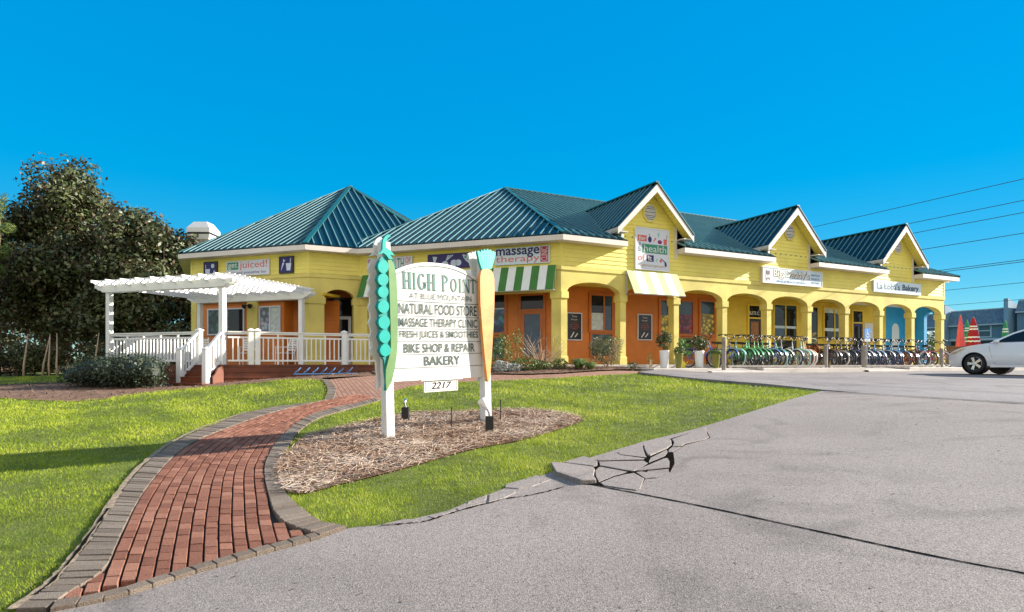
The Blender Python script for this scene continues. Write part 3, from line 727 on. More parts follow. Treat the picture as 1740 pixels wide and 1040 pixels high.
for a, a_, b, b_ in ((lh0,-.186,GL[0],GL[0]),(GRr[0],GRr[0],GL[1],GL[1]),(GRr[1],GRr[1],GL[2],GL[2]),(GRr[2],GRr[2],rh0,22.45)):
    roof_face([UD(a_,-.45,ez), UD(b_,-.45,ez), UD(b,-.001,zm-.0005), UD(a,-.001,zm-.0005)])
Lc_ = (-6.25, 5.614, ez)
roof_face([UD(*Lc_), UD(-.186,-.45,ez), UD(*A2)])
roof_face([UD(-6.25,9.99,ez), UD(*Lc_), UD(*A2)], ribs=False)
roof_face([UD(-.186,16.05,ez), UD(-6.25,9.99,ez), UD(*A2)], ribs=False)
roof_face([UD(22.45,16.05,ez), UD(-.186,16.05,ez), UD(*A2), UD(*RR)], ribs=False)
roof_face([UD(22.45,-.45,ez), UD(22.45,16.05,ez), UD(*RR)])
def cap(a, b, w=.13): rc.bar(Vector(a)+Vector((0,0,.035)), Vector(b)+Vector((0,0,.035)), w, .05)
cap(UD(-.186,-.45,ez), UD(*A2)); cap(UD(*Lc_), UD(*A2), .1); cap(UD(*A2), UD(*RR)); cap(UD(22.45,-.45,ez), UD(*RR), .1); cap(UD(22.45,16.05,ez), UD(*RR), .1)
# gables
for gc in GC:
    De = 4.75
    for s in (-1, 1):
        ev, rd = GZ-GR*1.0, GZ
        roof_face([UD(gc+s*GR,-.45,ev), UD(gc+s*GR,.95,ev), UD(gc+s*.001,De,rd), UD(gc+s*.001,-.45,rd)], sp=.3, h=.03)
    cap(UD(gc,-.46,GZ-.01), UD(gc,De-.3,GZ-.01), .16)
# octagon
OC = F4(OS/2, -6.64, 0); cr = (6.64+OV)/math.cos(R(22.5)); oz = 8.5
def ov(k): 
    d = Matrix.Rotation(R(22.5+45*k), 3, 'Z') @ F4.n; return Vector((OC.x, OC.y, ez))+d*cr
for k in range(8):
    roof_face([ov(k-1), ov(k), Vector((OC.x, OC.y, oz))], ribs=k in (-1,0,1,2,7,6))
    cap(ov(k), Vector((OC.x, OC.y, oz)), .17)
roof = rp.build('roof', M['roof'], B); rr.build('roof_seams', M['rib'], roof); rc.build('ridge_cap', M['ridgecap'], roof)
# gable rakes, soffits, vents
for gc in GC:
    mb = MB()
    for s in (-1, 1):
        a, b = F1(gc+s*(GR-.02),.44,GZ-GR-.10), F1(gc+s*.0,.44,GZ-.12)
        for (o0, o1, h) in ((.415,.447,.23),):
            q = [F1(gc+s*(GR+.005),o0,GZ-GR-.04), F1(gc,o0,GZ-.035), F1(gc,o0,GZ-.035-h*1.25), F1(gc+s*(GR+.005),o0,GZ-GR-.04-h)]
            mb.prism(q, F1.n*(o1-o0))
        # eave board along the side of the gable roof
        mb.fbox(F1, gc+s*(GR-.035)-.015, gc+s*(GR-.035)+.015, -1.1, .41, GZ-GR-.18, GZ-GR-.0)
        # level return under the eave
        mb.hexa([F1(gc+s*GH,-1.0,GZ-GR-.18),F1(gc+s*(GR-.06),-1.0,GZ-GR-.18),F1(gc+s*(GR-.06),.41,GZ-GR-.18),F1(gc+s*GH,.41,GZ-GR-.18),
                 F1(gc+s*GH,-1.0,GZ-GR-.15),F1(gc+s*(GR-.06),-1.0,GZ-GR-.15),F1(gc+s*(GR-.06),.41,GZ-GR-.15),F1(gc+s*GH,.41,GZ-GR-.15)])
    mb.build('rake_board', M['trim'], B)
    mb = MB()
    for s in (-1, 1):
        nb = 16
        for i in range(nb):
            x0, x1 = GR*.985*(i/nb), GR*.985*((i+.9)/nb)
            mb.add([F1(gc+s*x0,.0,GZ-.15-x0), F1(gc+s*x1,.0,GZ-.15-x1), F1(gc+s*x1,.41,GZ-.15-x1), F1(gc+s*x0,.41,GZ-.15-x0)], [(0,1,2,3)])
        mb.poly([F1(gc,.0,GZ-.135), F1(gc+s*GR,.0,GZ-.135-GR), F1(gc+s*GR,.41,GZ-.135-GR), F1(gc,.41,GZ-.135)])
    mb.build('soffit', M['yellow'], B)
    vz = 5.42; f = MB()
    pr = lambda r, k: (gc+r*math.cos(R(22.5+45*k)), vz+r*1.08*math.sin(R(22.5+45*k)))
    for k in range(8):
        (a, b), (c, d), (e2, g), (h2, i2) = pr(.27,k), pr(.27,k+1), pr(.335,k+1), pr(.335,k)
        f.prism([F1(a,.01,b), F1(c,.01,d), F1(e2,.01,g), F1(h2,.01,i2)], F1.n*.05)
    vent = f.build('vent', M['stucco'], B)
    f = MB(); f.poly([F1(*pr(.27,k)[:1], .015, pr(.27,k)[1]) for k in range(8)]); f.build('vent_backing', M['black'], vent)
    f = MB()
    for i in range(9):
        z = vz-.25+.0625*i; hw = min(.25, .27*1.0-max(0, abs(z-vz)-.11)*.95)
        f.bar(F1(gc-hw,.035,z), F1(gc+hw,.035,z), .018, .036, F1.n*.6+Vector((0,0,1)))
    f.build('vent_slats', M['lavender'], vent)
# ---------------- inner walls of the porch
Y1 = -1.6
mb = MB()
siding(mb, F1, .6, 8.5, -.03, 2.85, Y1); siding(mb, F2, .3, 7.4, -.03, 2.85, -1.2); siding(mb, F3, -.9, 2.4, -.03, 2.85, -1.3)
siding(mb, F4, 2.78, 5.25, -.1, 2.33, -.12); siding(mb, F4, 1.22, 2.32, -.1, 2.33, -.12); siding(mb, F4, -.4, 1.2, -.1, 2.4, -1.25)
mb.fbox(F4, 1.19, 1.22, -1.3, -.12, -.1, 2.33)
mb.build('orange_clapboard', M['orange'], B)
mb = MB(); siding(mb, F1, 8.5, 19.86, -.03, 2.85, Y1); mb.build('inner_clapboard', M['yellow_bounce'], B)
mb = MB(); mb.fbox(F1, 19.862, 21.93, -1.9, Y1, -.03, 2.85)
for a, b in ((-.78,-.30),):
    Fe = Frame((F1(21.93,0,0).x, F1(21.93,0,0).y), (-F1.n.x, -F1.n.y)); Fe.n = Vector((F1.u.x, F1.u.y, 0))
    arch_bay(mb, Fe, .30, .80, 2.25, .34, 2.85, 0.0, -.24); 
    mb.fbox(Fe, .80, 1.16, -.24, 0, -.03, 2.85); mb.fbox(Fe, 1.161, 1.6, -.2, -.02, -.03, 2.85)
mb.build('blue_wall', M['blue_wall'], B)
mb = MB(); n = 14
P_ = [F1(20.35+.3-.3*math.cos(math.pi*i/n), Y1+.012, 1.75+.3*math.sin(math.pi*i/n)) for i in range(n+1)]
mb.poly([F1(20.35,Y1+.012,-.02)]+P_+[F1(20.95,Y1+.012,-.02)]); mb.build('blue_door', M['pblue'], B)
mb = MB(); mb.fbox(F1, .2, 16.8, -1.6, -.302, 2.86, 2.93); mb.fbox(F2, .2, 7.4, -1.2, -.302, 2.86, 2.93); mb.fbox(F4, -.4, 1.3, -1.3, -.302, 2.5, 2.6); mb.build('porch_ceiling', M['yellow_bounce'], B)
mb = MB(); mb.fbox(F1, 16.801, 21.7, -1.6, -.302, 2.862, 2.93); mb.build('porch_ceiling', M['white'], B)
mb = MB(); c = F1(20.2,-.95,2.80); mb.lathe([(.02,.0),(.13,.02),(.15,.06)], c, 14); mb.build('ceiling_light', M['black'], B)
# hidden core that closes the building
mb = MB()
mb.prism([UD(u,D,-.5) for u, D in ((.42,1.72),(19.9,1.72),(19.9,2.0),(21.8,2.0),(21.8,15.4),(0,15.4),(-5.6,9.7),(-5.6,7.7))], (0,0,4.5))
mb.build('rear_wall', M['yellow'], B)
mb = MB(); ir = (6.64-1.45)/math.cos(R(22.5)); q = []
for k in range(8): q.append(Vector((OC.x,OC.y,-.5))+(Matrix.Rotation(R(22.5+45*k),3,'Z') @ F4.n)*ir)
mb.prism(q, (0,0,4.4)); mb.build('rear_wall', M['orange'], B)
mb = MB(); wr = 6.64/math.cos(R(22.5))
for k in (-1,-2,-3,4,3):   # remaining octagon sides
    a = Vector((OC.x,OC.y,0))+(Matrix.Rotation(R(22.5+45*(k-1)),3,'Z') @ F4.n)*wr; b = Vector((OC.x,OC.y,0))+(Matrix.Rotation(R(22.5+45*k),3,'Z') @ F4.n)*wr
    Fk = Frame((a.x,a.y), (b-a)); Fk.n = Matrix.Rotation(R(45*k),3,'Z') @ F4.n
    siding(mb, Fk, .03, (b-a).length-.03, -.4, ZE)
mb.build('clapboard_wall', M['yellow'], B)
# soffit closing all round the octagon, and wall end return on the right
mb = MB(); mb.fbox(F1, 21.94, 22.38, -15.6, -.0, fz0, fz1); mb.build('fascia', M['trim'], B)
mb = MB()
for k in (-1,-2,-3,4,3):
    d = lambda kk, r: Vector((OC.x,OC.y,0))+(Matrix.Rotation(R(22.5+45*kk),3,'Z') @ F4.n)*r
    a, b, c, e2 = d(k-1,wr), d(k,wr), d(k,cr), d(k-1,cr)
    mb.hexa([Vector((p.x,p.y,fz0)) for p in (a,b,c,e2)]+[Vector((p.x,p.y,fz1)) for p in (a,b,c,e2)])
mb.build('fascia', M['trim'], B)
mb = MB(); mb.fbox(F1, 21.7, 21.92, -15.4, -1.7, -.4, ZE); mb.fbox(F1, 21.7, 21.925, -1.7, -.3, 2.85, ZE); mb.build('clapboard_wall', M['yellow'], B)

# ---------------- windows and doors
def fruit(name, cols, scale, gap=.06):
    m = bpy.data.materials.new(name); m.use_nodes = True; t = m.node_tree; N = t.nodes; L = t.links; p = N['Principled BSDF']; p.inputs['Roughness'].default_value = .25
    tc = N.new('ShaderNodeNewGeometry'); v = N.new('ShaderNodeTexVoronoi'); v.inputs['Scale'].default_value = scale; L.new(tc.outputs['Position'], v.inputs['Vector'])
    r = N.new('ShaderNodeValToRGB'); e = r.color_ramp.elements
    while len(e) < len(cols): e.new(.5)
    for i, c in enumerate(cols): e[i].position = i/(len(cols)-1); e[i].color = (*c, 1)
    sp = N.new('ShaderNodeSeparateColor'); L.new(v.outputs['Color'], sp.inputs[0]); L.new(sp.outputs[0], r.inputs[0])
    d = N.new('ShaderNodeMapRange'); d.inputs['From Min'].default_value = .1; d.inputs['From Max'].default_value = .62; d.inputs['To Min'].default_value = 1.15; d.inputs['To Max'].default_value = .22
    L.new(v.outputs['Distance'], d.inputs['Value'])
    x = N.new('ShaderNodeMix'); x.data_type = 'RGBA'; x.blend_type = 'MULTIPLY'; x.inputs['Factor'].default_value = 1; L.new(r.outputs[0], x.inputs['A']); L.new(d.outputs[0], x.inputs['B'])
    L.new(x.outputs['Result'], p.inputs['Base Color']); return m
M['lemon'] = fruit('lemon_decal', [(.75,.6,.06),(.70,.48,.03),(.62,.58,.16)], 6.5)
M['banana'] = fruit('banana_decal', [(.72,.52,.05),(.78,.62,.12),(.45,.36,.05)], 7)
M['berry'] = fruit('berry_decal', [(.55,.02,.03),(.42,.01,.03),(.06,.02,.12),(.5,.05,.04)], 7)
M['kiwi'] = fruit('kiwi_decal', [(.12,.36,.03),(.22,.48,.06),(.3,.5,.12)], 6)
M['floral'] = fruit('floral_decal', [(.02,.10,.10),(.08,.22,.16),(.16,.26,.24),(.03,.07,.12)], 5)
M['mural'] = fruit('blue_mural_decal', [(.02,.05,.30),(.04,.20,.40),(.16,.10,.34),(.05,.33,.33)], 5)
M['cloud'] = fruit('pale_floral_decal', [(.35,.5,.62),(.5,.42,.55),(.25,.42,.52),(.6,.62,.66)], 5)
M['curtain'] = mat('pale_curtain', (.55,.62,.60), .7, .2, 9)
M['brownwood'] = mat('notice_wood', (.30,.13,.05), .6, .3, 9)
def window(F, o, u0, u1, z0, z1, fm, panes, name='window', fw=.07, label=None, trimz=0.0):
    """frame with panes: panes = list of (a0,a1,b0,b1,material) as fractions of the opening"""
    a, b = min(u0, u1), max(u0, u1); mb = MB()
    mb.fbox(F, a-fw, a, o, o+.06, z0-fw, z1+fw); mb.fbox(F, b, b+fw, o, o+.06, z0-fw, z1+fw); mb.fbox(F, a, b, o, o+.06, z1, z1+fw); mb.fbox(F, a, b, o, o+.07, z0-fw, z0)
    xs = sorted(set([p[0] for p in panes if p[0] > 0])); zs = sorted(set([p[2] for p in panes if p[2] > 0 and p[4] != M['glass_blue'] and len(p) == 5]))
    for x in xs: uu = u0+(u1-u0)*x; mb.fbox(F, uu-.03, uu+.03, o+.001, o+.055, z0, z1)
    wo_ = mb.build(name, fm, B)
    if label: wo_['label'] = label
    for p in panes:
        ua, ub = sorted((u0+(u1-u0)*p[0], u0+(u1-u0)*p[1])); za, zb = z0+(z1-z0)*p[2], z0+(z1-z0)*p[3]
        m2 = MB(); m2.fbox(F, ua+.002, ub-.002, o+.01, o+.026, za+.001, zb-.001); m2.build('pane' if p[4] in (M['glass'], M['glass_blue']) else 'window_decal', p[4], wo_)
    return wo_
ot, yw, gl, gb = M['orange_trim'], M['yellow_bounce'], M['glass'], M['glass_blue']
window(F1, Y1+.02, 2.22, 3.15, 1.26, 2.55, ot, [(0,.62,.5,1,gl),(0,.62,0,.5,M['curtain']),(.62,1,0,1,gb)], fw=.1)
window(F1, Y1+.02, 2.22, 3.15, .3, 1.1, ot, [(0,1,0,1,M['floral'])], fw=.05)
window(F1, Y1+.02, 5.50, 7.15, 1.21, 2.51, ot, [(0,.46,0,.55,M['lemon']),(0,.46,.55,1,gb),(.46,1,0,.60,M['berry']),(.46,1,.60,1,gb)], fw=.1, label='orange framed window with lemon and berry pictures')
window(F1, Y1+.02, 6.30, 7.15, .31, 1.04, ot, [(0,1,0,1,M['kiwi'])], fw=.05, label='low panel with a kiwi picture')
window(F1, Y1+.02, 7.59, 8.33, 1.22, 2.57, ot, [(0,1,0,.62,M['banana']),(0,1,.62,1,gb)], fw=.1, label='orange framed window with yellow fruit picture')
window(F1, Y1+.02, 11.89, 13.30, 1.22, 2.61, yw, [(0,.5,.0,.26,gb),(0,.5,.34,.88,gl),(0,.5,.26,.34,M['pblue']),(0,.5,.88,1,gb),(.5,1,0,.26,gl),(.5,1,.34,.88,gl),(.5,1,.26,.34,M['pblue']),(.5,1,.88,1,gb)])
window(F1, Y1+.02, 11.89, 13.30, .3, 1.05, yw, [(0,1,0,1,gl)])
window(F1, Y1+.02, 15.19, 16.5, 1.15, 2.60, yw, [(0,.55,.0,.26,gl),(0,.55,.36,.85,gl),(0,.55,.26,.36,M['pblue']),(0,.55,.85,1,M['curtain']),(.55,1,0,.26,gl),(.55,1,.36,.85,gl),(.55,1,.26,.36,M['pblue']),(.55,1,.85,1,M['curtain'])])
window(F1, Y1+.02, 14.2, 14.72, .3, 2.6, yw, [(0,1,0,1,gl)])
def door(F, o, u0, u1, z0, zt, z1, fm, leaf, pane, label=None, tr=None):
    a, b = min(u0,u1), max(u0,u1); mb = MB(); f = .08
    mb.fbox(F, a-f, a, o, o+.07, z0, z1+f); mb.fbox(F, b, b+f, o, o+.07, z0, z1+f); mb.fbox(F, a, b, o, o+.07, z1, z1+f); mb.fbox(F, a, b, o, o+.065, zt, zt+.06)
    d = mb.build('door', fm, B)
    if label: d['label'] = label
    m2 = MB(); m2.fbox(F, a, b, o+.005, o+.02, zt+.06, z1); m2.build('transom', tr or gl, d)
    m2 = MB(); m2.fbox(F, a, a+.12, o+.005, o+.045, z0, zt); m2.fbox(F, b-.12, b, o+.005, o+.045, z0, zt); m2.fbox(F, a+.12, b-.12, o+.005, o+.045, z0, z0+.28); m2.fbox(F, a+.12, b-.12, o+.005, o+.045, zt-.12, zt); m2.build('door_leaf', leaf, d)
    m2 = MB(); m2.fbox(F, a+.121, b-.121, o+.01, o+.025, z0+.281, zt-.121); m2.build('pane', pane, d)
    m2 = MB(); hu = a+.09; m2.tube([F(hu,o+.045,z0+.95), F(hu,o+.09,z0+.97), F(hu,o+.09,z0+1.2), F(hu,o+.045,z0+1.22)], .012, 6); m2.build('handle', M['metal'], d)
    return d
dc = door(F1, Y1+.02, 10.32, 11.06, -.03, 1.95, 2.51, yw, M['black'], M['brownwood'], 'black door with brown notice and SUITE C transom')
door(F1, Y1+.02, 17.24, 17.95, -.03, 1.95, 2.54, yw, M['navy'], gl)
door(F2, -1.18, 1.78, .94, -.03, 1.90, 2.44, ot, ot, gb, 'orange door with tall glass pane under dark transom')
window(F2, -1.18, 3.6, 2.41, 1.14, 2.50, ot, [(0,1,0,.62,M['mural']),(0,1,.62,.66,M['pblue']),(0,1,.66,1,gl)], fw=.09)
window(F2, -1.18, 3.6, 2.41, .2, .95, ot, [(0,1,0,1,M['floral'])], fw=.05)
window(F2, -1.18, 6.9, 5.6, 1.14, 2.50, ot, [(0,.5,0,1,gl),(.5,1,0,1,gb)], fw=.09); door(F2, -1.18, 5.0, 4.1, -.03, 1.9, 2.44, ot, ot, gl)
window(F4, -.10, 4.71, 3.03, 1.15, 2.07, M['lavender'], [(0,.55,0,1,M['floral']),(.55,1,0,1,gl)], fw=.05)
window(F4, -.10, 2.24, 1.37, 1.20, 2.10, M['lavender'], [(0,.52,0,1,M['cloud']),(.52,1,0,1,M['curtain'])], fw=.05)
window(F4, -1.23, .98, .35, 1.15, 2.05, M['lavender'], [(0,1,0,1,gl)], fw=.05)
door(F3, -1.28, .95, 1.75, -.03, 1.85, 2.5, M['black'], M['white'], gl, 'white framed glass door under dark transom')
# ================================================================== lettering and signs
_tc = {}
def text_geo(s, bold=0.0):
    k = (s, bold)
    if k in _tc: return _tc[k]
    c = bpy.data.curves.new('txt', 'FONT'); c.body = s; c.size = 1; c.offset = bold; c.resolution_u = 4
    o = bpy.data.objects.new('txt', c); COL.objects.link(o); bpy.context.view_layer.update()
    me = bpy.data.meshes.new_from_object(o.evaluated_get(bpy.context.evaluated_depsgraph_get()))
    V = np.array([v.co[:2] for v in me.vertices]); F = [tuple(p.vertices) for p in me.polygons]
    V = V-V.min(0); W = V.max(0)
    bpy.data.objects.remove(o); bpy.data.curves.remove(c); bpy.data.meshes.remove(me)
    _tc[k] = (V/W, F, W); return _tc[k]
def text(mb, s, F, u0, u1, z0, z1, o, bold=0.0, rot=False, slant=0.0, shear=0.0):
    """flat letters filling the rectangle u0..u1, z0..z1 of frame F (u0 = left edge as read); shear tilts the baseline"""
    V, Fc, W = text_geo(s, bold)
    pts = []
    for x, y in V:
        if rot: x, y = 1-y, x
        u = u0+(u1-u0)*(x+slant*(y-.5)); z = z0+(z1-z0)*y+shear*(x-.5)
        pts.append(F(u, o, z))
    mb.add(pts, Fc)
def disc(F, u, z, ru, rz, o, n=20, ang=0.0):
    P = []
    for i in range(n):
        a = 2*math.pi*i/n; x, y = ru*math.cos(a), rz*math.sin(a)
        P.append(F(u+x*math.cos(ang)-y*math.sin(ang), o, z+x*math.sin(ang)+y*math.cos(ang)))
    return P
def pl(F, pts, o): return [F(u, o, z) for u, z in pts]
def sign(name, F, u0, u1, z0, z1, m, label, o=.025, th=.05, fr=None, cat='sign'):
    a, b = min(u0, u1), max(u0, u1); c = F((a+b)/2, o, z0)
    e = empty(name, c, label, cat); mb = MB(); mb.fbox(F, a, b, o, o+th, z0, z1); mb.build('panel', m, e)
    if fr:
        mb = MB(); t = .035; oo = o-.002
        mb.fbox(F, a-t, a, oo, o+th+.012, z0-t, z1+t); mb.fbox(F, b, b+t, oo, o+th+.012, z0-t, z1+t); mb.fbox(F, a, b, oo, o+th+.012, z1, z1+t); mb.fbox(F, a, b, oo, o+th+.012, z0-t, z0)
        mb.build('frame', fr, e)
    return e, o+th+.004
def part(e, name, m, fn):
    mb = MB(); fn(mb); return mb.build(name, m, e)

# ---- square FOR THE HEALTH OF IT sign on the first gable
e, o = sign('wall_sign', F1, 3.04, 4.49, 3.39, 4.83, M['lavender'], 'square pale sign reading for the health of it on the nearest gable', fr=M['lavender'])
q = lambda a, b: (3.04+1.45*a, 3.39+1.44*b)
def rect(mb, a0, a1, b0, b1, o): (x0, y0), (x1, y1) = q(a0, b0), q(a1, b1); mb.poly(pl(F1, [(x0,y0),(x1,y0),(x1,y1),(x0,y1)], o))
part(e, 'red_block', M['coral'], lambda mb: rect(mb, .05, .32, .68, .83, o))
part(e, 'green_block', M['sgreen'], lambda mb: rect(mb, .18, .97, .40, .62, o))
part(e, 'navy_block', M['navy'], lambda mb: rect(mb, .32, .54, .19, .35, o))
def tx(mb, s, a0, a1, b0, b1, o2=o+.004, **k): (x0, y0), (x1, y1) = q(a0, b0), q(a1, b1); text(mb, s, F1, x0, x1, y0, y1, o2, **k)
part(e, 'lettering', M['signwhite'], lambda mb: (tx(mb, 'for', .08, .29, .70, .81, bold=.02), tx(mb, 'health', .24, .93, .43, .60), tx(mb, 'it', .37, .48, .21, .33, bold=.02)))
part(e, 'lettering', M['navy'], lambda mb: tx(mb, 'the', .05, .14, .42, .65, o, rot=True))
part(e, 'lettering', M['coral'], lambda mb: tx(mb, 'of', .06, .27, .20, .36, o))
part(e, 'lettering', mat('ochre_ink', (.45,.24,.05)), lambda mb: tx(mb, 'neighborhood organic grocery', .12, .93, .045, .125, o))
def icons(mb):
    (x, y) = q(.42, .74); mb.poly(disc(F1, x, y, .085, .11, o, 14)); mb.poly(pl(F1, [(x-.01,y+.1),(x+.01,y+.1),(x-.02,y+.2),(x-.05,y+.2)], o))
    (x, y) = q(.90, .18); mb.poly(pl(F1, [(x-.03,y+.02),(x+.04,y+.06),(x+.09,y-.12),(x-.02,y-.1)], o)); mb.poly(pl(F1, [(x-.03,y+.02),(x,y+.05),(x-.18,y+.17),(x-.2,y+.15)], o))
    (x, y) = q(.95, .86); mb.poly(pl(F1, [(x-.02,y-.1),(x,y-.1),(x+.03,y+.06),(x+.01,y+.06)], o))
part(e, 'vegetable_shapes', M['navy'], icons)
def icons2(mb):
    (x, y) = q(.57, .74); mb.poly(pl(F1, [(x-.09,y-.13),(x+.02,y+.09),(x+.08,y+.05)], o))
    (x, y) = q(.90, .72); mb.poly(pl(F1, [(x-.06,y-.12),(x+.07,y-.12),(x+.09,y+.09),(x-.08,y+.09)], o))
    (x, y) = q(.76, .24); mb.poly(disc(F1, x, y-.02, .055, .06, o, 12))
part(e, 'vegetable_shapes', M['coral'], icons2)
part(e, 'vegetable_shapes', mat('plum_ink', (.25,.02,.12)), lambda mb: mb.poly(disc(F1, *q(.73,.70), .10, .075, o, 16)))
def icons3(mb):
    (x, y) = q(.68, .86)
    for d in (-.05, -.01, .03): mb.poly(pl(F1, [(x,y-.07),(x+.02,y-.07),(x+d+.04,y+.09),(x+d+.01,y+.09)], o))
    (x, y) = q(.64, .24); mb.poly(disc(F1, x, y, .03, .085, o, 12, -.4))
part(e, 'vegetable_shapes', mat('mint_ink', (.25,.55,.42)), icons3)

# ---- bike shop sign
e, o = sign('wall_sign', F1, 9.27, 12.75, 3.27, 3.85, M['pblue'], "long pale blue bike shop sign reading Big Daddy's on the middle gable", o=.03, th=.11, fr=M['signwhite'])
bx = lambda a, b: (9.27+3.48*a, 3.27+.58*b)
def bt(mb, s, a0, a1, b0, b1, o2, **k): (x0, y0), (x1, y1) = bx(a0, b0), bx(a1, b1); text(mb, s, F1, x0, x1, y0, y1, o2, **k)
part(e, 'letter_shadow', M['black'], lambda mb: bt(mb, "Big Daddy's", .178, .783, .26, .95, o, bold=.035))
part(e, 'lettering', mat('sand_ink', (.74,.66,.55)), lambda mb: bt(mb, "Big Daddy's", .168, .772, .285, .975, o+.004, bold=.018))
part(e, 'lettering', mat('blue_ink', (.06,.16,.30)), lambda mb: (bt(mb, 'BIKES & BEACH SPORTS', .22, .71, .06, .19, o, bold=.02), bt(mb, 'RENTALS', .81, .96, .68, .84, o, bold=.02), bt(mb, 'SALES &', .81, .96, .41, .57, o, bold=.02), bt(mb, 'REPAIRS', .81, .96, .13, .29, o, bold=.02)))
def dog(mb):
    (x, y) = bx(.075, .5); mb.poly(disc(F1, x, y-.06, .14, .2, o, 20)); 
part(e, 'emblem', mat('emblem_grey', (.5,.5,.52)), dog)
def dog2(mb):
    (x, y) = bx(.075, .5); o2 = o+.004
    mb.poly(pl(F1, [(x-.10,y+.02),(x-.09,y+.22),(x-.03,y+.16),(x+.03,y+.16),(x+.10,y+.2),(x+.11,y+.02),(x+.05,y+.05),(x,y-.02),(x-.05,y+.05)], o2)); mb.poly(disc(F1, x+.01, y-.13, .035, .03, o2, 10)); mb.poly(disc(F1, x-.07, y-.16, .02, .05, o2, 8)); mb.poly(disc(F1, x+.09, y-.15, .02, .05, o2, 8))
part(e, 'emblem', mat('emblem_brown', (.08,.03,.03)), dog2)

# ---- bakery sign
e, o = sign('wall_sign', F1, 16.3, 19.86, 3.25, 3.79, M['pblue'], "pale blue sign reading La Loba's Bakery on the farthest gable", o=.03, th=.07)
part(e, 'lettering', mat('bakery_ink', (.02,.06,.10)), lambda mb: (text(mb, "La Loba's", F1, 16.52, 18.2, 3.40, 3.69, o, bold=.01), text(mb, 'Bakery', F1, 18.4, 19.66, 3.34, 3.69, o, bold=.03)))

# ---- entry facade signs (u runs to the left)
e, o = sign('wall_sign', F2, 2.33, .37, 3.38, 3.96, M['pblue'], 'pale sign reading massage therapy CLINIC right of the carrot')
part(e, 'lettering', M['navy'], lambda mb: text(mb, 'massage', F2, 2.29, .72, 3.60, 3.93, o, bold=.02))
part(e, 'lettering', M['coral'], lambda mb: text(mb, 'therapy', F2, 2.29, .72, 3.40, 3.69, o))
cr_ = mat('crimson_paint', (.42,.01,.06))
part(e, 'red_block', cr_, lambda mb: mb.poly(pl(F2, [(.69,3.42),(.42,3.42),(.42,3.93),(.69,3.93)], o)))
part(e, 'lettering', M['signwhite'], lambda mb: text(mb, 'CLINIC', F2, .665, .445, 3.45, 3.90, o+.004, rot=True))
e, o = sign('wall_sign', F2, 4.90, 2.75, 3.37, 3.90, M['navy'], 'navy banner with pale vegetable shapes behind the arched sign board')
def veg(mb):
    f = lambda pts: mb.poly(pl(F2, pts, o))
    for u, z, a, b in ((4.62,3.50,.16,.1),(4.22,3.53,.13,.11),(3.87,3.55,.13,.12),(3.70,3.56,.12,.11)): mb.poly(disc(F2, u, z, a, b, o, 16))
    f([(4.66,3.62),(4.58,3.62),(4.52,3.80),(4.7,3.82)])
    for d in (.0, -.09, -.18): f([(4.2,3.63),(4.17,3.63),(4.06+d,3.84),(4.10+d,3.85)])
    f([(3.55,3.84),(3.45,3.83),(3.28,3.74),(3.16,3.60),(3.12,3.46),(3.26,3.50),(3.40,3.60),(3.5,3.72)])
    f([(3.0,3.80),(2.86,3.80),(2.88,3.44),(2.98,3.44)])
part(e, 'vegetable_shapes', mat('ice_paint', (.5,.58,.7)), veg)
part(e, 'pea_dots', mat('pea_dot', (.05,.3,.22)), lambda mb: [mb.poly(disc(F2, u, z, .05, .05, o+.004, 12)) for u, z in ((3.42,3.74),(3.32,3.66),(3.23,3.57))])
e, o = sign('wall_sign', F2, 7.40, 5.52, 3.39, 3.91, M['lavender'], 'pale sign reading FOR THE HEALTH OF IT half hidden by the pea pod')
part(e, 'lettering', cr_, lambda mb: text(mb, 'FOR', F2, 7.37, 7.17, 3.42, 3.88, o, rot=True))
part(e, 'navy_block', M['navy'], lambda mb: mb.poly(pl(F2, [(7.12,3.41),(6.72,3.41),(6.72,3.89),(7.12,3.89)], o)))
part(e, 'lettering', M['signwhite'], lambda mb: text(mb, 'THE', F2, 7.08, 6.78, 3.45, 3.85, o+.004, rot=True))
part(e, 'lettering', M['sgreen'], lambda mb: text(mb, 'HEALTH', F2, 6.66, 5.86, 3.45, 3.85, o))
part(e, 'lettering', M['coral'], lambda mb: (text(mb, 'OF', F2, 5.80, 5.58, 3.66, 3.86, o), text(mb, 'IT', F2, 5.78, 5.60, 3.44, 3.6, o)))
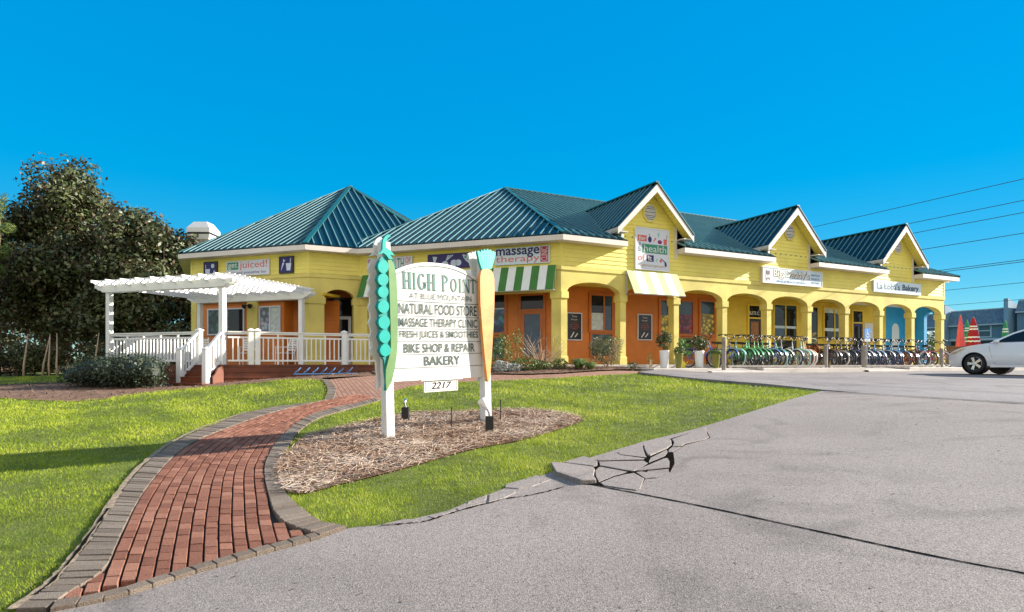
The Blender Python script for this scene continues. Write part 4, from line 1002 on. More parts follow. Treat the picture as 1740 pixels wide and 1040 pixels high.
# ---- juice bar signs
e, o = sign('wall_sign', F4, 3.70, 1.70, 3.31, 3.88, M['lavender'], 'pale sign reading get juiced! above the white pergola')
part(e, 'green_block', M['sgreen'], lambda mb: mb.poly(pl(F4, [(3.65,3.55),(3.13,3.55),(3.13,3.83),(3.65,3.83)], o)))
part(e, 'lettering', M['signwhite'], lambda mb: text(mb, 'get', F4, 3.61, 3.18, 3.56, 3.80, o+.004, bold=.01))
part(e, 'lettering', M['coral'], lambda mb: text(mb, 'juiced!', F4, 3.06, 1.80, 3.51, 3.85, o))
part(e, 'lettering', M['navy'], lambda mb: text(mb, 'juice and smoothie bar', F4, 3.64, 1.82, 3.35, 3.48, o))
for (ua, ub, lab) in ((4.77, 4.19, 'square purple picture panel left of the get juiced sign'), (1.22, .67, 'square purple picture panel with carrot and cup, right of the get juiced sign')):
    e, o = sign('wall_sign', F4, ua, ub, 3.34, 3.89, M['navy'], lab, fr=M['black'])
    def cup(mb):
        w = ub-ua; f = lambda pts: mb.poly(pl(F4, [(ua+w*a, 3.34+.55*b) for a, b in pts], o))
        if ua < 2: f([(.55,.12),(.85,.12),(.92,.6),(.48,.6)]); f([(.80,.62),(.86,.62),(.90,.92),(.84,.92)]); f([(.08,.08),(.36,.62),(.22,.66)]); f([(.26,.7),(.36,.68),(.46,.86),(.36,.8),(.28,.92)])
        else: f([(.12,.06),(.42,.06),(.48,.55),(.06,.55)]); f([(.10,.6),(.15,.6),(.12,.85),(.07,.85)]); mb.poly(disc(F4, ua+w*.70, 3.34+.55*.75, .08, .085, o, 14)); f([(.55,.1),(.75,.3),(.85,.5),(.88,.3),(.9,.1)])
    part(e, 'cup_shapes', mat('ice_paint', (.55,.62,.75)), cup)
# ---- menu boards on the orange walls
for ua, ub, za, zb, lab in ((1.19, 1.78, .89, 1.84, 'black menu poster on orange wall beside the corner column'), (4.40, 5.03, .95, 1.90, 'black menu poster on orange wall left of the lemon window')):
    e, o = sign('wall_poster', F1, ua, ub, za, zb, M['poster'], lab, o=Y1+.03, th=.03, fr=M['lavender'], cat='poster')
    w, h = ub-ua, zb-za
    part(e, 'lettering', M['signwhite'], lambda mb: (text(mb, 'Taste', F1, ua+w*.32, ua+w*.68, za+h*.86, za+h*.93, o), text(mb, 'Fresh', F1, ua+w*.28, ua+w*.7, za+h*.74, za+h*.80, o), mb.poly(pl(F1, [(ua+w*.2,za+h*.08),(ua+w*.45,za+h*.3),(ua+w*.5,za+h*.26),(ua+w*.26,za+h*.06)], o)), mb.poly(pl(F1, [(ua+w*.5,za+h*.1),(ua+w*.72,za+h*.26),(ua+w*.76,za+h*.22),(ua+w*.56,za+h*.08)], o))))
    part(e, 'lettering', M['coral'], lambda mb: [text(mb, s, F1, ua+w*a, ua+w*(1-a), za+h*(.62-.075*i), za+h*(.66-.075*i), o) for i, (s, a) in enumerate((('juice &', .3), ('smoothies', .2), ('all natural', .18), ('organic', .28)))])
# SUITE C on the transom, numerals by the door
part(dc, 'lettering', M['signwhite'], lambda mb: text(mb, 'SUITE C', F1, 10.36, 10.95, 2.12, 2.27, Y1+.05, bold=.02))
# notice board beside the far door
e, o = sign('notice_board', F1, 18.17, 19.06, 1.15, 2.0, M['signwhite'], 'white notice sheet on yellow wall beside the far blue passage', o=Y1+.02, th=.02, cat='notice')
part(e, 'ruled_lines', M['lavender'], lambda mb: [mb.poly(pl(F1, [(18.25,1.25+.09*i),(18.98,1.25+.09*i),(18.98,1.27+.09*i),(18.25,1.27+.09*i)], o)) for i in range(8)])

# ---- awnings
def awning(F, u0, u1, zt, zb, out, n, ma, mb_, label, start=0):
    a, b = u0, u1; e = empty('awning', F((a+b)/2, 0, zb), label, 'awning')
    sa, sb = MB(), MB()
    for i in range(n):
        x0, x1 = a+(b-a)*i/n, a+(b-a)*(i+1)/n; t = (sa, sb)[(i+start) % 2]
        t.hexa([F(x0,.04,zt-.02),F(x1,.04,zt-.02),F(x1,out,zb),F(x0,out,zb),F(x0,.045,zt),F(x1,.045,zt),F(x1,out+.012,zb+.014),F(x0,out+.012,zb+.014)])
    sa.build('cloth_stripe', ma, e); sb.build('cloth_stripe', mb_, e)
    mb = MB(); mb.bar(F(a,out-.01,zb), F(b,out-.01,zb), .025, .025)
    for x in (a+.01, b-.01): mb.bar(F(x,.05,zb), F(x,out,zb), .025, .025); mb.bar(F(x,.05,zb), F(x,.05,zt-.03), .025, .025)
    mb.build('frame', M['metal'], e); return e
awning(F2, .17, 7.62, 3.30, 2.44, .40, 27, M['awn_g'], M['awn_w'], 'long dark green and white striped awning over the shaded entry')
awning(F1, 2.64, 4.93, 3.30, 2.43, .50, 7, M['awn_lit'], M['awn_w'], 'short pale green and white striped awning below the square sign')

# ================================================================== the free-standing sign with pea pod and carrot
SL, SR = G(660, 745), G(826, 718)
sd_ = Vector((SR.x-SL.x, SR.y-SL.y, 0)).normalized(); SW = Vector((SR.x-SL.x, SR.y-SL.y, 0)).length
class SFrame:      # tilted 1.6 degrees in its own plane, as the posts have settled
    def __init__(s):
        a = R(1.6); s.o = SL.copy(); s.n = Vector((sd_.y, -sd_.x, 0)); s.u = sd_*math.cos(a)+Vector((0,0,1))*math.sin(a); s.z = Vector((0,0,1))*math.cos(a)-sd_*math.sin(a)
    def __call__(s, u, o, z): return s.o+s.u*u+s.n*o+s.z*z
FS = SFrame()
def spx(px, py):    # photograph pixel -> (u, z) on the board plane
    d = Vector(((px-CX)/FPX, 1, (HY-py)/FPX)); t = FS.o.dot(FS.n)/d.dot(FS.n); p = d*t-FS.o; return p.dot(FS.u), p.dot(FS.z)
e = empty('sign_post', SL, 'white arched wooden roadside sign with pea pod and carrot cut-outs on its posts', 'sign')
zb0 = spx(740, 645)[1]; ztop = spx(740, 447)[1]; PW = .13
print('SIGN', SW, zb0, ztop, spx(660,402), spx(826,425))
mb = MB(); mb.hexa([FS(-PW/2,PW/2,-.3),FS(PW/2,PW/2,-.3),FS(PW/2,-PW/2,-.3),FS(-PW/2,-PW/2,-.3)]+[FS(-PW/2,PW/2,spx(655,412)[1]),FS(PW/2,PW/2,spx(655,412)[1]),FS(PW/2,-PW/2,spx(655,412)[1]),FS(-PW/2,-PW/2,spx(655,412)[1])]); mb.build('post', M['signwhite'], e, bevel=.008)
zr = spx(826,436)[1]
mb = MB(); mb.hexa([FS(SW-PW/2,PW/2,-.3),FS(SW+PW/2,PW/2,-.3),FS(SW+PW/2,-PW/2,-.3),FS(SW-PW/2,-PW/2,-.3)]+[FS(SW-PW/2,PW/2,zr),FS(SW+PW/2,PW/2,zr),FS(SW+PW/2,-PW/2,zr),FS(SW-PW/2,-PW/2,zr)]); mb.build('post', M['signwhite'], e, bevel=.008)
# board outline: straight sides, arched top
bu0, bu1 = PW/2, SW-PW/2; zs_ = spx(816, 478)[1]; za_ = ztop
def arch_z(u, off=0): 
    t = (u-SW/2)/((bu1-bu0)/2); return zs_+(za_-zs_)*(1-abs(t)**2.3)-off
N_ = 24
out = [(bu0, zb0), (bu1, zb0)]+[(bu1+(bu0-bu1)*i/N_, arch_z(bu1+(bu0-bu1)*i/N_)-(.0)) for i in range(N_+1)]
mb = MB(); mb.prism([FS(u,-.03,z) for u, z in out], FS.n*.05); mb.build('board', M['signwhite'], e, bevel=.004)
of = .026
rows = [512, 537.5, 558.5, 579.5, 601, 622]      # rule heights at the middle of the board, photograph pixels
rz = [spx(743, y)[1] for y in (512.5+1.5, 538, 558.8, 580, 601.3, 623)]
def rules(mb):
    for i, z in enumerate(rz):
        h = .006 if i else .008; mb.poly([FS(bu0+.005,of,z-h), FS(bu1-.005 if i else bu1-.03,of,z-h), FS(bu1-.005 if i else bu1-.03,of,z), FS(bu0+.005,of,z)])
    P = [(bu1+(bu0-bu1)*i/N_) for i in range(N_+1)]
    for a, b in zip(P[:-1], P[1:]):
        a2, b2 = [SW/2+(x-SW/2)*.965 for x in (a, b)]; mb.poly([FS(a2,of,arch_z(a)-.055), FS(b2,of,arch_z(b)-.055), FS(b2,of,arch_z(b)-.044), FS(a2,of,arch_z(a)-.044)])
    ur = SW/2+(bu1-SW/2)*.965
    mb.poly([FS(ur-.008,of,rz[0]-.008), FS(ur,of,rz[0]-.008), FS(ur,of,arch_z(bu1)-.044), FS(ur-.008,of,arch_z(bu1)-.044)])
part(e, 'rules', M['ink'], rules)
def line(s, x0, y0, x1, y1, m, bold=0.0, o=of+.002):
    """x0,y0 lower left and x1,y1 upper right of the words in the photograph"""
    u0, z0 = spx(x0, y0); u1, z1 = spx(x1, y1)
    part(e, 'lettering', m, lambda mb: text(mb, s, FS, u0, u1, z0, z1, o, bold))
def row(s, i, x0, x1, m=M['ink'], bold=.014):
    za, zb = rz[i+1]+.022, rz[i]-.03; u0, u1 = spx(x0, 560)[0], spx(x1, 560)[0]
    part(e, 'lettering', m, lambda mb: text(mb, s, FS, u0, u1, za, zb, of+.002, bold))
row('NATURAL FOOD STORE', 0, 677, 808.5); row('MASSAGE THERAPY CLINIC', 1, 676.5, 809)
row('FRESH JUICES & SMOOTHIES', 2, 677, 810); row('BIKE SHOP & REPAIR', 3, 684, 804); row('BAKERY', 4, 718, 779)
z0 = rz[0]+.035
part(e, 'lettering', M['ink'], lambda mb: text(mb, 'AT BLUE MOUNTAIN', FS, spx(694,505)[0], spx(799,505)[0], z0, z0+.078, of+.002, .0))
# HIGH POINT in heavy serif capitals, drawn stroke by stroke
def serif(mb, ch, u, z, w, h):
    st = w*.27; sf = w*.1; sh = h*.06; th_ = h*.075
    def r(a, b, c, d): mb.poly([FS(u+w*a,of+.002,z+h*c), FS(u+w*b,of+.002,z+h*c), FS(u+w*b,of+.002,z+h*d), FS(u+w*a,of+.002,z+h*d)])
    def stem(a, s=.26): r(a, a+s, 0, 1); r(a-.09, a+s+.09, 0.0, .055); r(a-.09, a+s+.09, .945, 1.0)
    def ring(cx, cz, rx, rz_, a0, a1, tx_=.24, tz=.09, n=18):
        for i in range(n):
            A, B_ = R(a0+(a1-a0)*i/n), R(a0+(a1-a0)*(i+1)/n); f = lambda A, k: FS(u+w*(cx+(rx-tx_*k)*math.cos(A)), of+.002, z+h*(cz+(rz_-tz*k)*math.sin(A)))
            mb.poly([f(A,0), f(B_,0), f(B_,1), f(A,1)])
    if ch == 'H': stem(.08); stem(.66); r(.3,.7,.44,.53)
    if ch == 'I': stem(.37)
    if ch == 'G': ring(.52,.5,.48,.5,40,360-8); r(.74,1.0,.10,.46); r(.58,1.06,.42,.48)
    if ch == 'P': stem(.1); ring(.40,.74,.52,.26,-90,90); r(.3,.42,.93,1.0); r(.3,.42,.48,.55)
    if ch == 'O': ring(.5,.5,.5,.5,0,360)
    if ch == 'N':
        r(.04,.16,0,1); r(.84,.96,0,1); mb.poly([FS(u+w*.04,of+.002,z+h), FS(u+w*.30,of+.002,z+h), FS(u+w*.96,of+.002,z), FS(u+w*.72,of+.002,z)]); r(-.08,.26,0,.055); r(.74,1.06,.945,1)
    if ch == 'T': stem(.37); r(.0,1.0,.92,1.0); r(.0,.07,.76,1); r(.93,1.0,.76,1)
HP = [('H',682.5,698,1),('I',699.5,706,1),('G',708,722.5,1),('H',724.5,739,1),('P',749,761,1),('O',764,775,.86),('I',777.5,783,.86),('N',785,796,.86),('T',797.5,806,.86)]
zh0 = z0+.125; hh = .235
def hp(mb):
    for ch, x0, x1, k in HP:
        u0, u1 = spx(x0, 487)[0], spx(x1, 487)[0]
        if ch == 'I': c = (u0+u1)/2; u0, u1 = c-.055, c+.055
        serif(mb, ch, u0, zh0, u1-u0, hh*k)
part(e, 'lettering', M['ink2'], hp)
# hanging number plate
pa, pb = spx(720, 656), spx(777, 656); zp1 = zb0; zp0 = spx(748, 665)[1]
plq = part(e, 'number_plate', M['signwhite'], lambda mb: (mb.prism([FS(pa[0],-.02,zp0),FS(pb[0],-.02,zp0),FS(pb[0],-.02,zp1-.002),FS(pa[0],-.02,zp1-.002)], FS.n*.035)))
def border(mb):
    a0, a1, b0, b1 = pa[0]+.02, pb[0]-.02, zp0+.02, zp1-.02
    for x0, x1, y0, y1 in ((a0,a1,b0,b0+.006),(a0,a1,b1-.006,b1),(a0,a0+.006,b0,b1),(a1-.006,a1,b0,b1)): mb.poly([FS(x0,.018,y0),FS(x1,.018,y0),FS(x1,.018,y1),FS(x0,.018,y1)])
part(plq, 'border', M['ink'], border)
part(plq, 'lettering', M['black'], lambda mb: text(mb, '2217', FS, spx(733,656)[0], spx(765,656)[0], zp0+.04, zp1-.035, .019, .015, slant=.1))
part(plq, 'bracket', M['signwhite'], lambda mb: mb.prism([FS(pa[0]-.06,.021,zb0-.01),FS(pb[0]+.08,.021,zb0-.01),FS(pb[0]+.08,.021,zb0+.018),FS(pa[0]-.06,.021,zb0+.018)], FS.n*.012))
# ---- pea pod on the left post, set on the face of the post
def cut(pts, o, th, m, name, parent=None, oz=0):
    P = [spx2(x, y, o) for x, y in pts]; mb = MB(); mb.prism([FS(u, o-th, z) for u, z in P], FS.n*th); return mb.build(name, m, parent or e)
def spx2(px, py, o):
    d = Vector(((px-CX)/FPX, 1, (HY-py)/FPX)); t = (FS.o.dot(FS.n)+o)/d.dot(FS.n); p = d*t-FS.o; return p.dot(FS.u), p.dot(FS.z)
peas = [(651.5,453,9.0,11.5),(651.2,475,9.0,10.5),(651.5,496,8.8,10),(652,521,9.3,11),(653,547.5,9.6,11.5),(654,572,9.4,11),(655,595,9.0,10.5)]
left = [(648,436)]
for x, y, rx, ry in peas: left += [(x-rx*.95,y-ry*.75),(x-rx*1.32,y),(x-rx*.95,y+ry*.78)]
left += [(653,612),(654,630),(656,648),(655,664)]
right_ = [(664,652),(672,620),(676,580),(676,520),(674,470),(670,448),(662,436)]
pod = cut(left+right_, .115, .045, M['dteal'], 'pea_pod')
def back(pts, name, parent, o=-.135, th=.04):
    P = [spx2(x, y, .115) for x, y in pts]; mb = MB(); mb.prism([FS(u, o, z) for u, z in P], FS.n*th); return mb.build(name, M['signwhite'], parent)
back(left+right_, 'pod_back', pod)
podf = [(657,664),(655.5,648),(656,628),(661,608),(664.5,590),(664,560),(663,520),(661.5,480),(660,450),(659,442)]+[(664,441),(670,452),(674,474),(675.5,520),(676,565),(675,595),(672,622),(666,648)]
cut(podf, .135, .02, M['pgreen'], 'pod_flap', pod)
for x, y, rx, ry in peas:
    cut([(x+rx*math.cos(2*math.pi*i/20), y+ry*math.sin(2*math.pi*i/20)) for i in range(20)], .150, .035, M['teal'], 'pea', pod)
    cut([(x+rx*.8+.6*math.cos(2*math.pi*i/8), y+.6*math.sin(2*math.pi*i/8)) for i in range(8)], .1515, .003, M['signwhite'], 'highlight_dot', pod) if False else None
stem_ = [(641,432),(647,428),(650,424),(650,416),(651,407),(655,401),(660,398),(664,401),(659,405),(656,412),(656,420),(661,424),(666,428),(671,434),(663,433),(668,441),(661,440),(657,434),(652,430)]
cut(stem_, .14, .035, M['teal'], 'pod_stem', pod)
back(stem_, 'stem_back', pod)
# carrot on the right post
car = [(818,460),(821,457.5),(828,457),(834,458.5),(837.5,463),(840,474),(840.5,490),(840,520),(838.5,555),(836,600),(833,640),(830.5,649),(829,648),(826,625),(822.5,590),(819,550),(816.5,515),(815.8,485),(816.2,470)]
cro = cut(car, .135, .06, M['carrot'], 'carrot')
top = [(819,458),(815,446),(811,427),(814,426),(817,429),(818,424),(821,427),(823,423),(826,426),(828,422.5),(831,425),(834,424),(836,427),(839,427),(842.5,429),(842,434),(839,446),(835.5,457)]
cut(top, .13, .045, M['teal'], 'carrot_leaves', cro)
back(car, 'carrot_back', cro); back(top, 'leaf_back', cro)
part(cro, 'leaf_lines', mat('pale_teal', (.25,.75,.66)), lambda mb: [mb.poly([FS(*(lambda q_: (q_[0], .1315, q_[1]))(spx2(x, y, .131))) for x, y in ((a,456),(a+.8,456),(b+.8,428),(b,428))]) for a, b in ((822,819),(825,824),(828,829),(831,834),(833,838))])

# spot lights in the straw and the thin stakes
def spot(px, py, top_py, label, head):
    p = G(px, py); e = empty('spotlight', p, label, 'spotlight', 'spotlights below the sign'); h = (py-top_py)/FPX*p.y
    mb = MB(); s = .055; mb.box(p.x-s, p.x+s, p.y-s, p.y+s, p.z-.05, p.z+h); mb.build('post', M['black'], e, bevel=.004)
    k = p+Vector((0,0,h)); mb = MB()
    mb.tube([k, k+Vector((-.01,.0,.05)), k+Vector((-.03,.01,.09))], .016, 8); mb.build('knuckle', M['metal'], e)
    d = Vector((-.45,.55,.62)).normalized() if head else Vector((.15,.6,.8)).normalized(); T = d.to_track_quat('Z','Y').to_matrix()
    mb = MB()
    if head: mb.lathe([(.022,0),(.03,.05),(.06,.11),(.072,.16),(.066,.165),(.05,.16)], k+Vector((-.03,.01,.09)), 16, T); mb.build('lamp', M['signwhite'], e, True)
    else: mb.lathe([(.012,0),(.02,.02),(.022,.09),(.014,.095)], k+Vector((-.02,.0,.05)), 12, T); mb.build('lamp', M['chrome'], e, True)
spot(689, 717, 692, 'black post spotlight with bare socket behind the left sign post', False)
spot(832, 737, 707, 'black post spotlight with white reflector lamp at the right sign post', True)
for px, py, ty in ((767, 730, 693), (850.5, 718, 681)):
    p = G(px, py); h = (py-ty)/FPX*p.y; mb = MB(); mb.tube([p-Vector((0,0,.05)), p+Vector((0,0,h))], .009, 6); mb.sphere(p+Vector((0,0,h)), .013, .013, .02, 8, 5)
    tag(mb.build('garden_stake', M['black']), 'thin black stake in the straw between the sign posts' if px < 800 else 'thin black stake just right of the carrot post', 'stake', 'thin stakes in the straw bed')
# ================================================================== porch deck, pergola, railings
Rf = F4(-.5, 4.55, 0); Ee = Rf+U1*4.9; FD = Frame((Rf.x, Rf.y), (U1.x, U1.y)); DZ = -.03
e = empty('porch_deck', (Rf.x, Rf.y, -.4), 'red brown wooden porch deck with steps in front of the juice bar', 'deck')
poly = [F4(4.3,4.6,0), Rf, Ee, F2(5.0,.36,0), F2(7.7,.1,0), IC, OA, F4(5.4,.0,0)]
part(e, 'floor', M['deck'], lambda mb: mb.prism([Vector((p.x,p.y,DZ-.06)) for p in poly], (0,0,.06)))
def skirt(mb):
    for a, b in ((poly[7], poly[0]), (poly[0], poly[1]), (poly[1], poly[2])):
        d = (b-a).normalized(); n = Vector((d.y,-d.x,0)); 
        for k in range(2): 
            z1 = DZ-.065-.165*k; mb.bar(a-n*.03+Vector((0,0,z1-.08)), b-n*.03+Vector((0,0,z1-.08)), .03, .155)
        mb.bar(a-n*.06+Vector((0,0,-.5)), b-n*.06+Vector((0,0,-.5)), .03, .5)
part(e, 'skirt_board', M['deck'], skirt)
for i in range(3):
    o0 = 4.6+.24*i; z = DZ-.17*(i+1)
    part(e, 'step', M['deck'], lambda mb: (mb.fbox(F4, -.50 if i < 2 else -.62, .56, o0, o0+.28, z-.035, z), mb.fbox(F4, -.46, .52, o0+.0, o0+.03, z, z+.14), mb.fbox(F4, -.46, .52, o0+.24, o0+.262, z-.18, z-.036)))
part(e, 'stringer', M['deck'], lambda mb: mb.prism([F4(-.56,4.58,DZ-.02),F4(-.56,4.78,DZ-.10),F4(-.56,4.86,DZ-.24),F4(-.56,4.96,DZ-.34),F4(-.56,4.96,DZ-.62),F4(-.56,4.58,DZ-.62)], F4.u*-.05))
# pergola
e = empty('pergola', F4(1.8, 2.7, DZ), 'white slatted pergola on four posts over the porch deck', 'pergola')
PU, PO = (-.42, 4.07), (.95, 4.43)
for u in PU:
    for o in PO:
        mb = MB(); s = .075; mb.fbox(F4, u-s, u+s, o-s, o+s, DZ, 2.30); mb.build('post', M['white'], e, bevel=.006)
def prof_bar(mb, A, dirv, L, h, t, side):
    """bar with shaped ends: A start, side = thickness vector"""
    P = [(0, h), (0, h*.62), (.08, h*.55), (.14, h*.34), (.26, h*.26), (.32, h*.05), (.45, 0)]
    pts = [A+dirv*x+Vector((0,0,z)) for x, z in P]+[A+dirv*(L-x)+Vector((0,0,z)) for x, z in reversed(P)]
    mb.prism([p-side*t/2 for p in pts], side*t)
for o in PO:
    for d in (-.1, .1):
        mb = MB(); prof_bar(mb, F4(PU[0]-.48, o+d, 2.22), F4.u, PU[1]-PU[0]+.96, .24, .05, F4.n); mb.build('beam', M['white'], e)
for i in range(9):
    u = PU[0]-.18+(PU[1]-PU[0]+.36)*i/8; mb = MB(); prof_bar(mb, F4(u, PO[0]-.35, 2.38), F4.n, PO[1]-PO[0]+.82, .19, .045, F4.u); mb.build('rafter', M['white'], e)
for i in range(20):
    o = PO[0]-.2+(PO[1]-PO[0]+.30)*i/19; mb = MB(); mb.fbox(F4, PU[0]-.36, PU[1]+.36, o-.019, o+.019, 2.581, 2.606); mb.build('slat', M['white'], e)
# railings
def railing(A, Bv, label, posts=(), n_tall=5, z0=DZ, ends=True, H=.98):
    A = Vector((A.x, A.y, 0)); Bv = Vector((Bv.x, Bv.y, 0)); d = (Bv-A); L = d.length; d.normalize(); e = empty('porch_railing', A+Vector((0,0,z0)), label, 'railing', 'white porch railings')
    Z = lambda z: Vector((0,0,z0+z))
    part(e, 'top_rail', M['white'], lambda mb: (mb.bar(A+Z(H-.02), Bv+Z(H-.02), .10, .035), mb.bar(A+Z(H-.06), Bv+Z(H-.06), .04, .06)))
    part(e, 'middle_rail', M['white'], lambda mb: mb.bar(A+Z(.80), Bv+Z(.80), .04, .05))
    part(e, 'bottom_rail', M['white'], lambda mb: mb.bar(A+Z(.12), Bv+Z(.12), .04, .05))
    n = max(2, int(L/.135))
    for i in range(1, n):
        p = A+d*L*i/n; tall = i % n_tall == 0
        part(e, 'baluster', M['white'], lambda mb: mb.bar(p+Z(.0 if tall else .12), p+Z(H-.08 if tall else .80), .045 if tall else .034, .045 if tall else .034, d))
    for t in posts:
        p = A+d*t; mb = MB(); s = .07
        q = lambda s, z: [p+d*s*x+Vector((d.y,-d.x,0))*s*y+Z(z) for x, y in ((-1,-1),(1,-1),(1,1),(-1,1))]
        mb.hexa(q(s,0)+q(s,1.0)); mb.hexa(q(s+.025,1.0)+q(s+.015,1.035)); mb.hexa(q(s,1.036)+q(.02,1.07)); mb.build('newel_post', M['white'], e)
railing(F4(4.0,4.43,0), F4(.45,4.43,0), 'white railing along the deck front left of the steps', posts=(3.55,))
railing(Rf+F4.n*-.12+U1*.08, Rf+F4.n*-.12+U1*4.85, 'long white railing from the steps to behind the pea pod sign', posts=(.62,.80,3.30))
railing(F4(4.1,4.3,0), F4(4.1,.5,0), 'white side railing at the left end of the deck')
# stair rails
def stair_rail(u, label):
    T, Bt = F4(u, 4.5, 0), F4(u+(.04 if u > 0 else -.03), 5.05, 0); e = empty('stair_railing', Vector((Bt.x,Bt.y,-.6)), label, 'railing', 'white stair railings')
    s = .075; mb = MB(); q = lambda s, z: [Bt+F4.u*s*x+F4.n*s*y+Vector((0,0,z)) for x, y in ((-1,-1),(1,-1),(1,1),(-1,1))]
    mb.hexa(q(s,-.65)+q(s,.40)); mb.hexa(q(s+.025,.401)+q(s+.015,.435)); mb.hexa(q(s,.436)+q(.02,.47)); mb.build('newel_post', M['white'], e)
    Zv = lambda p, z: p+Vector((0,0,z))
    part(e, 'hand_rail', M['white'], lambda mb: mb.bar(Zv(T,.90), Zv(Bt,.36), .09, .05))
    part(e, 'bottom_rail', M['white'], lambda mb: mb.bar(Zv(T,.10), Zv(Bt,-.40), .045, .06))
    for i in range(1, 6):
        p = T.lerp(Bt, i/6); part(e, 'baluster', M['white'], lambda mb: mb.bar(Zv(p,.10-.5*i/6), Zv(p,.88-.54*i/6), .034, .034, F4.u))
stair_rail(.45, 'left white handrail of the porch steps'); stair_rail(-.42, 'right white handrail of the porch steps')
# porch chairs
def chair(loc, rz, label):
    e = empty('porch_chair', loc, label, 'chair', 'white porch chairs'); mb0 = lambda: MB(); x, y, z = loc
    c, s = math.cos(rz), math.sin(rz); T = lambda a, b, h: Vector((x+a*c-b*s, y+a*s+b*c, z+h))
    part(e, 'seat', M['white'], lambda mb: [mb.bar(T(-.22,-.2+.1*i,.40), T(.22,-.2+.1*i,.40), .07, .02) for i in range(5)])
    part(e, 'backrest', M['white'], lambda mb: ([mb.bar(T(-.22,.24+.03*i,.52+.085*i), T(.22,.24+.03*i,.52+.085*i), .02, .06) for i in range(5)]))
    for sx_ in (-1, 1):
        part(e, 'leg', M['white'], lambda mb: mb.tube([T(.22*sx_,-.24,0), T(.22*sx_,-.22,.6)], .018, 6)); part(e, 'leg', M['white'], lambda mb: mb.tube([T(.22*sx_,.26,0), T(.22*sx_,.22,.42), T(.22*sx_,.38,.95)], .018, 6)); part(e, 'armrest', M['white'], lambda mb: mb.bar(T(.22*sx_,-.26,.61), T(.22*sx_,.28,.61), .05, .025))
for u, o, a, lab in ((1.55,1.3,.2,'white porch chair below the small pale window'), (2.9,2.0,.5,'white porch chair behind the left deck railing'), (.3,.9,-.6,'white porch chair in the dark corner beside the fat column')):
    p = F4(u, o, DZ); chair(p, a, lab)
# flood lamp on the pilaster
p = F4(2.62, .02, 2.17); e = empty('flood_lamp', p, 'black twin flood lamp on the yellow pilaster above the deck', 'lamp')
part(e, 'box', M['black'], lambda mb: mb.fbox(F4, 2.55, 2.70, .02, .07, 2.12, 2.24))
for du in (-.12, .14):
    k = F4(2.62+du, .12, 2.17); part(e, 'lamp_head', M['black'], lambda mb: mb.lathe([(.02,-.05),(.05,-.03),(.085,.07),(.09,.09),(.07,.085)], k, 14, (F4.n+Vector((0,0,-.5))).to_track_quat('Z','Y').to_matrix()))
# blue bicycle rack
rk = MB(); zr_ = gz(-5.5, 17.9)
e = empty('bicycle_rack', FD(2.8,.5,zr_), 'low blue coil bicycle rack in front of the deck', 'bicycle rack'); rb_ = mat('rack_blue', (.05,.14,.30), .45)
part(e, 'base_rail', rb_, lambda mb: [mb.tube([FD(1.9,o,zr_+.03), FD(3.75,o,zr_+.05)], .018, 6) for o in (.38,.62)])
for i in range(7):
    u = 2.0+.25*i; P = [FD(u+.10*math.cos(a)*.9+.02*a/6, .5+.12*math.sin(a), zr_+.13+.09*math.cos(a)) for a in [2*math.pi*k/14 for k in range(15)]]
    part(e, 'loop', rb_, lambda mb: mb.tube(P, .014, 6))
# ================================================================== bicycles
def paint(name, c): return mat(name, c, .35, spec=.6, coat=.4)
FR = dict(blue=paint('blue_frame', (.02,.10,.45)), mint=paint('mint_frame', (.25,.60,.52)), green=paint('green_frame', (.08,.42,.14)), sky=paint('sky_frame', (.05,.32,.62)), silver=paint('silver_frame', (.6,.62,.64)),
 orange=paint('orange_frame', (.65,.28,.03)), black=paint('black_frame', (.02,.02,.025)), navy=paint('navy_frame', (.02,.04,.12)), red=paint('red_frame', (.5,.02,.03)), white=paint('white_frame', (.75,.75,.73)), maroon=paint('maroon_frame', (.2,.02,.03)))
TY = dict(black=M['rubber'], white=mat('white_tyre', (.62,.60,.55), .7), mint=mat('mint_tyre', (.35,.58,.52), .7), navy=mat('navy_tyre', (.015,.03,.09), .7))
_shape = {}
M['bar'] = mat('dark_handlebar_metal', (.05,.05,.055), .4, metal=.5); M['bar2'] = mat('dull_rim_metal', (.20,.20,.21), .5, metal=.5)
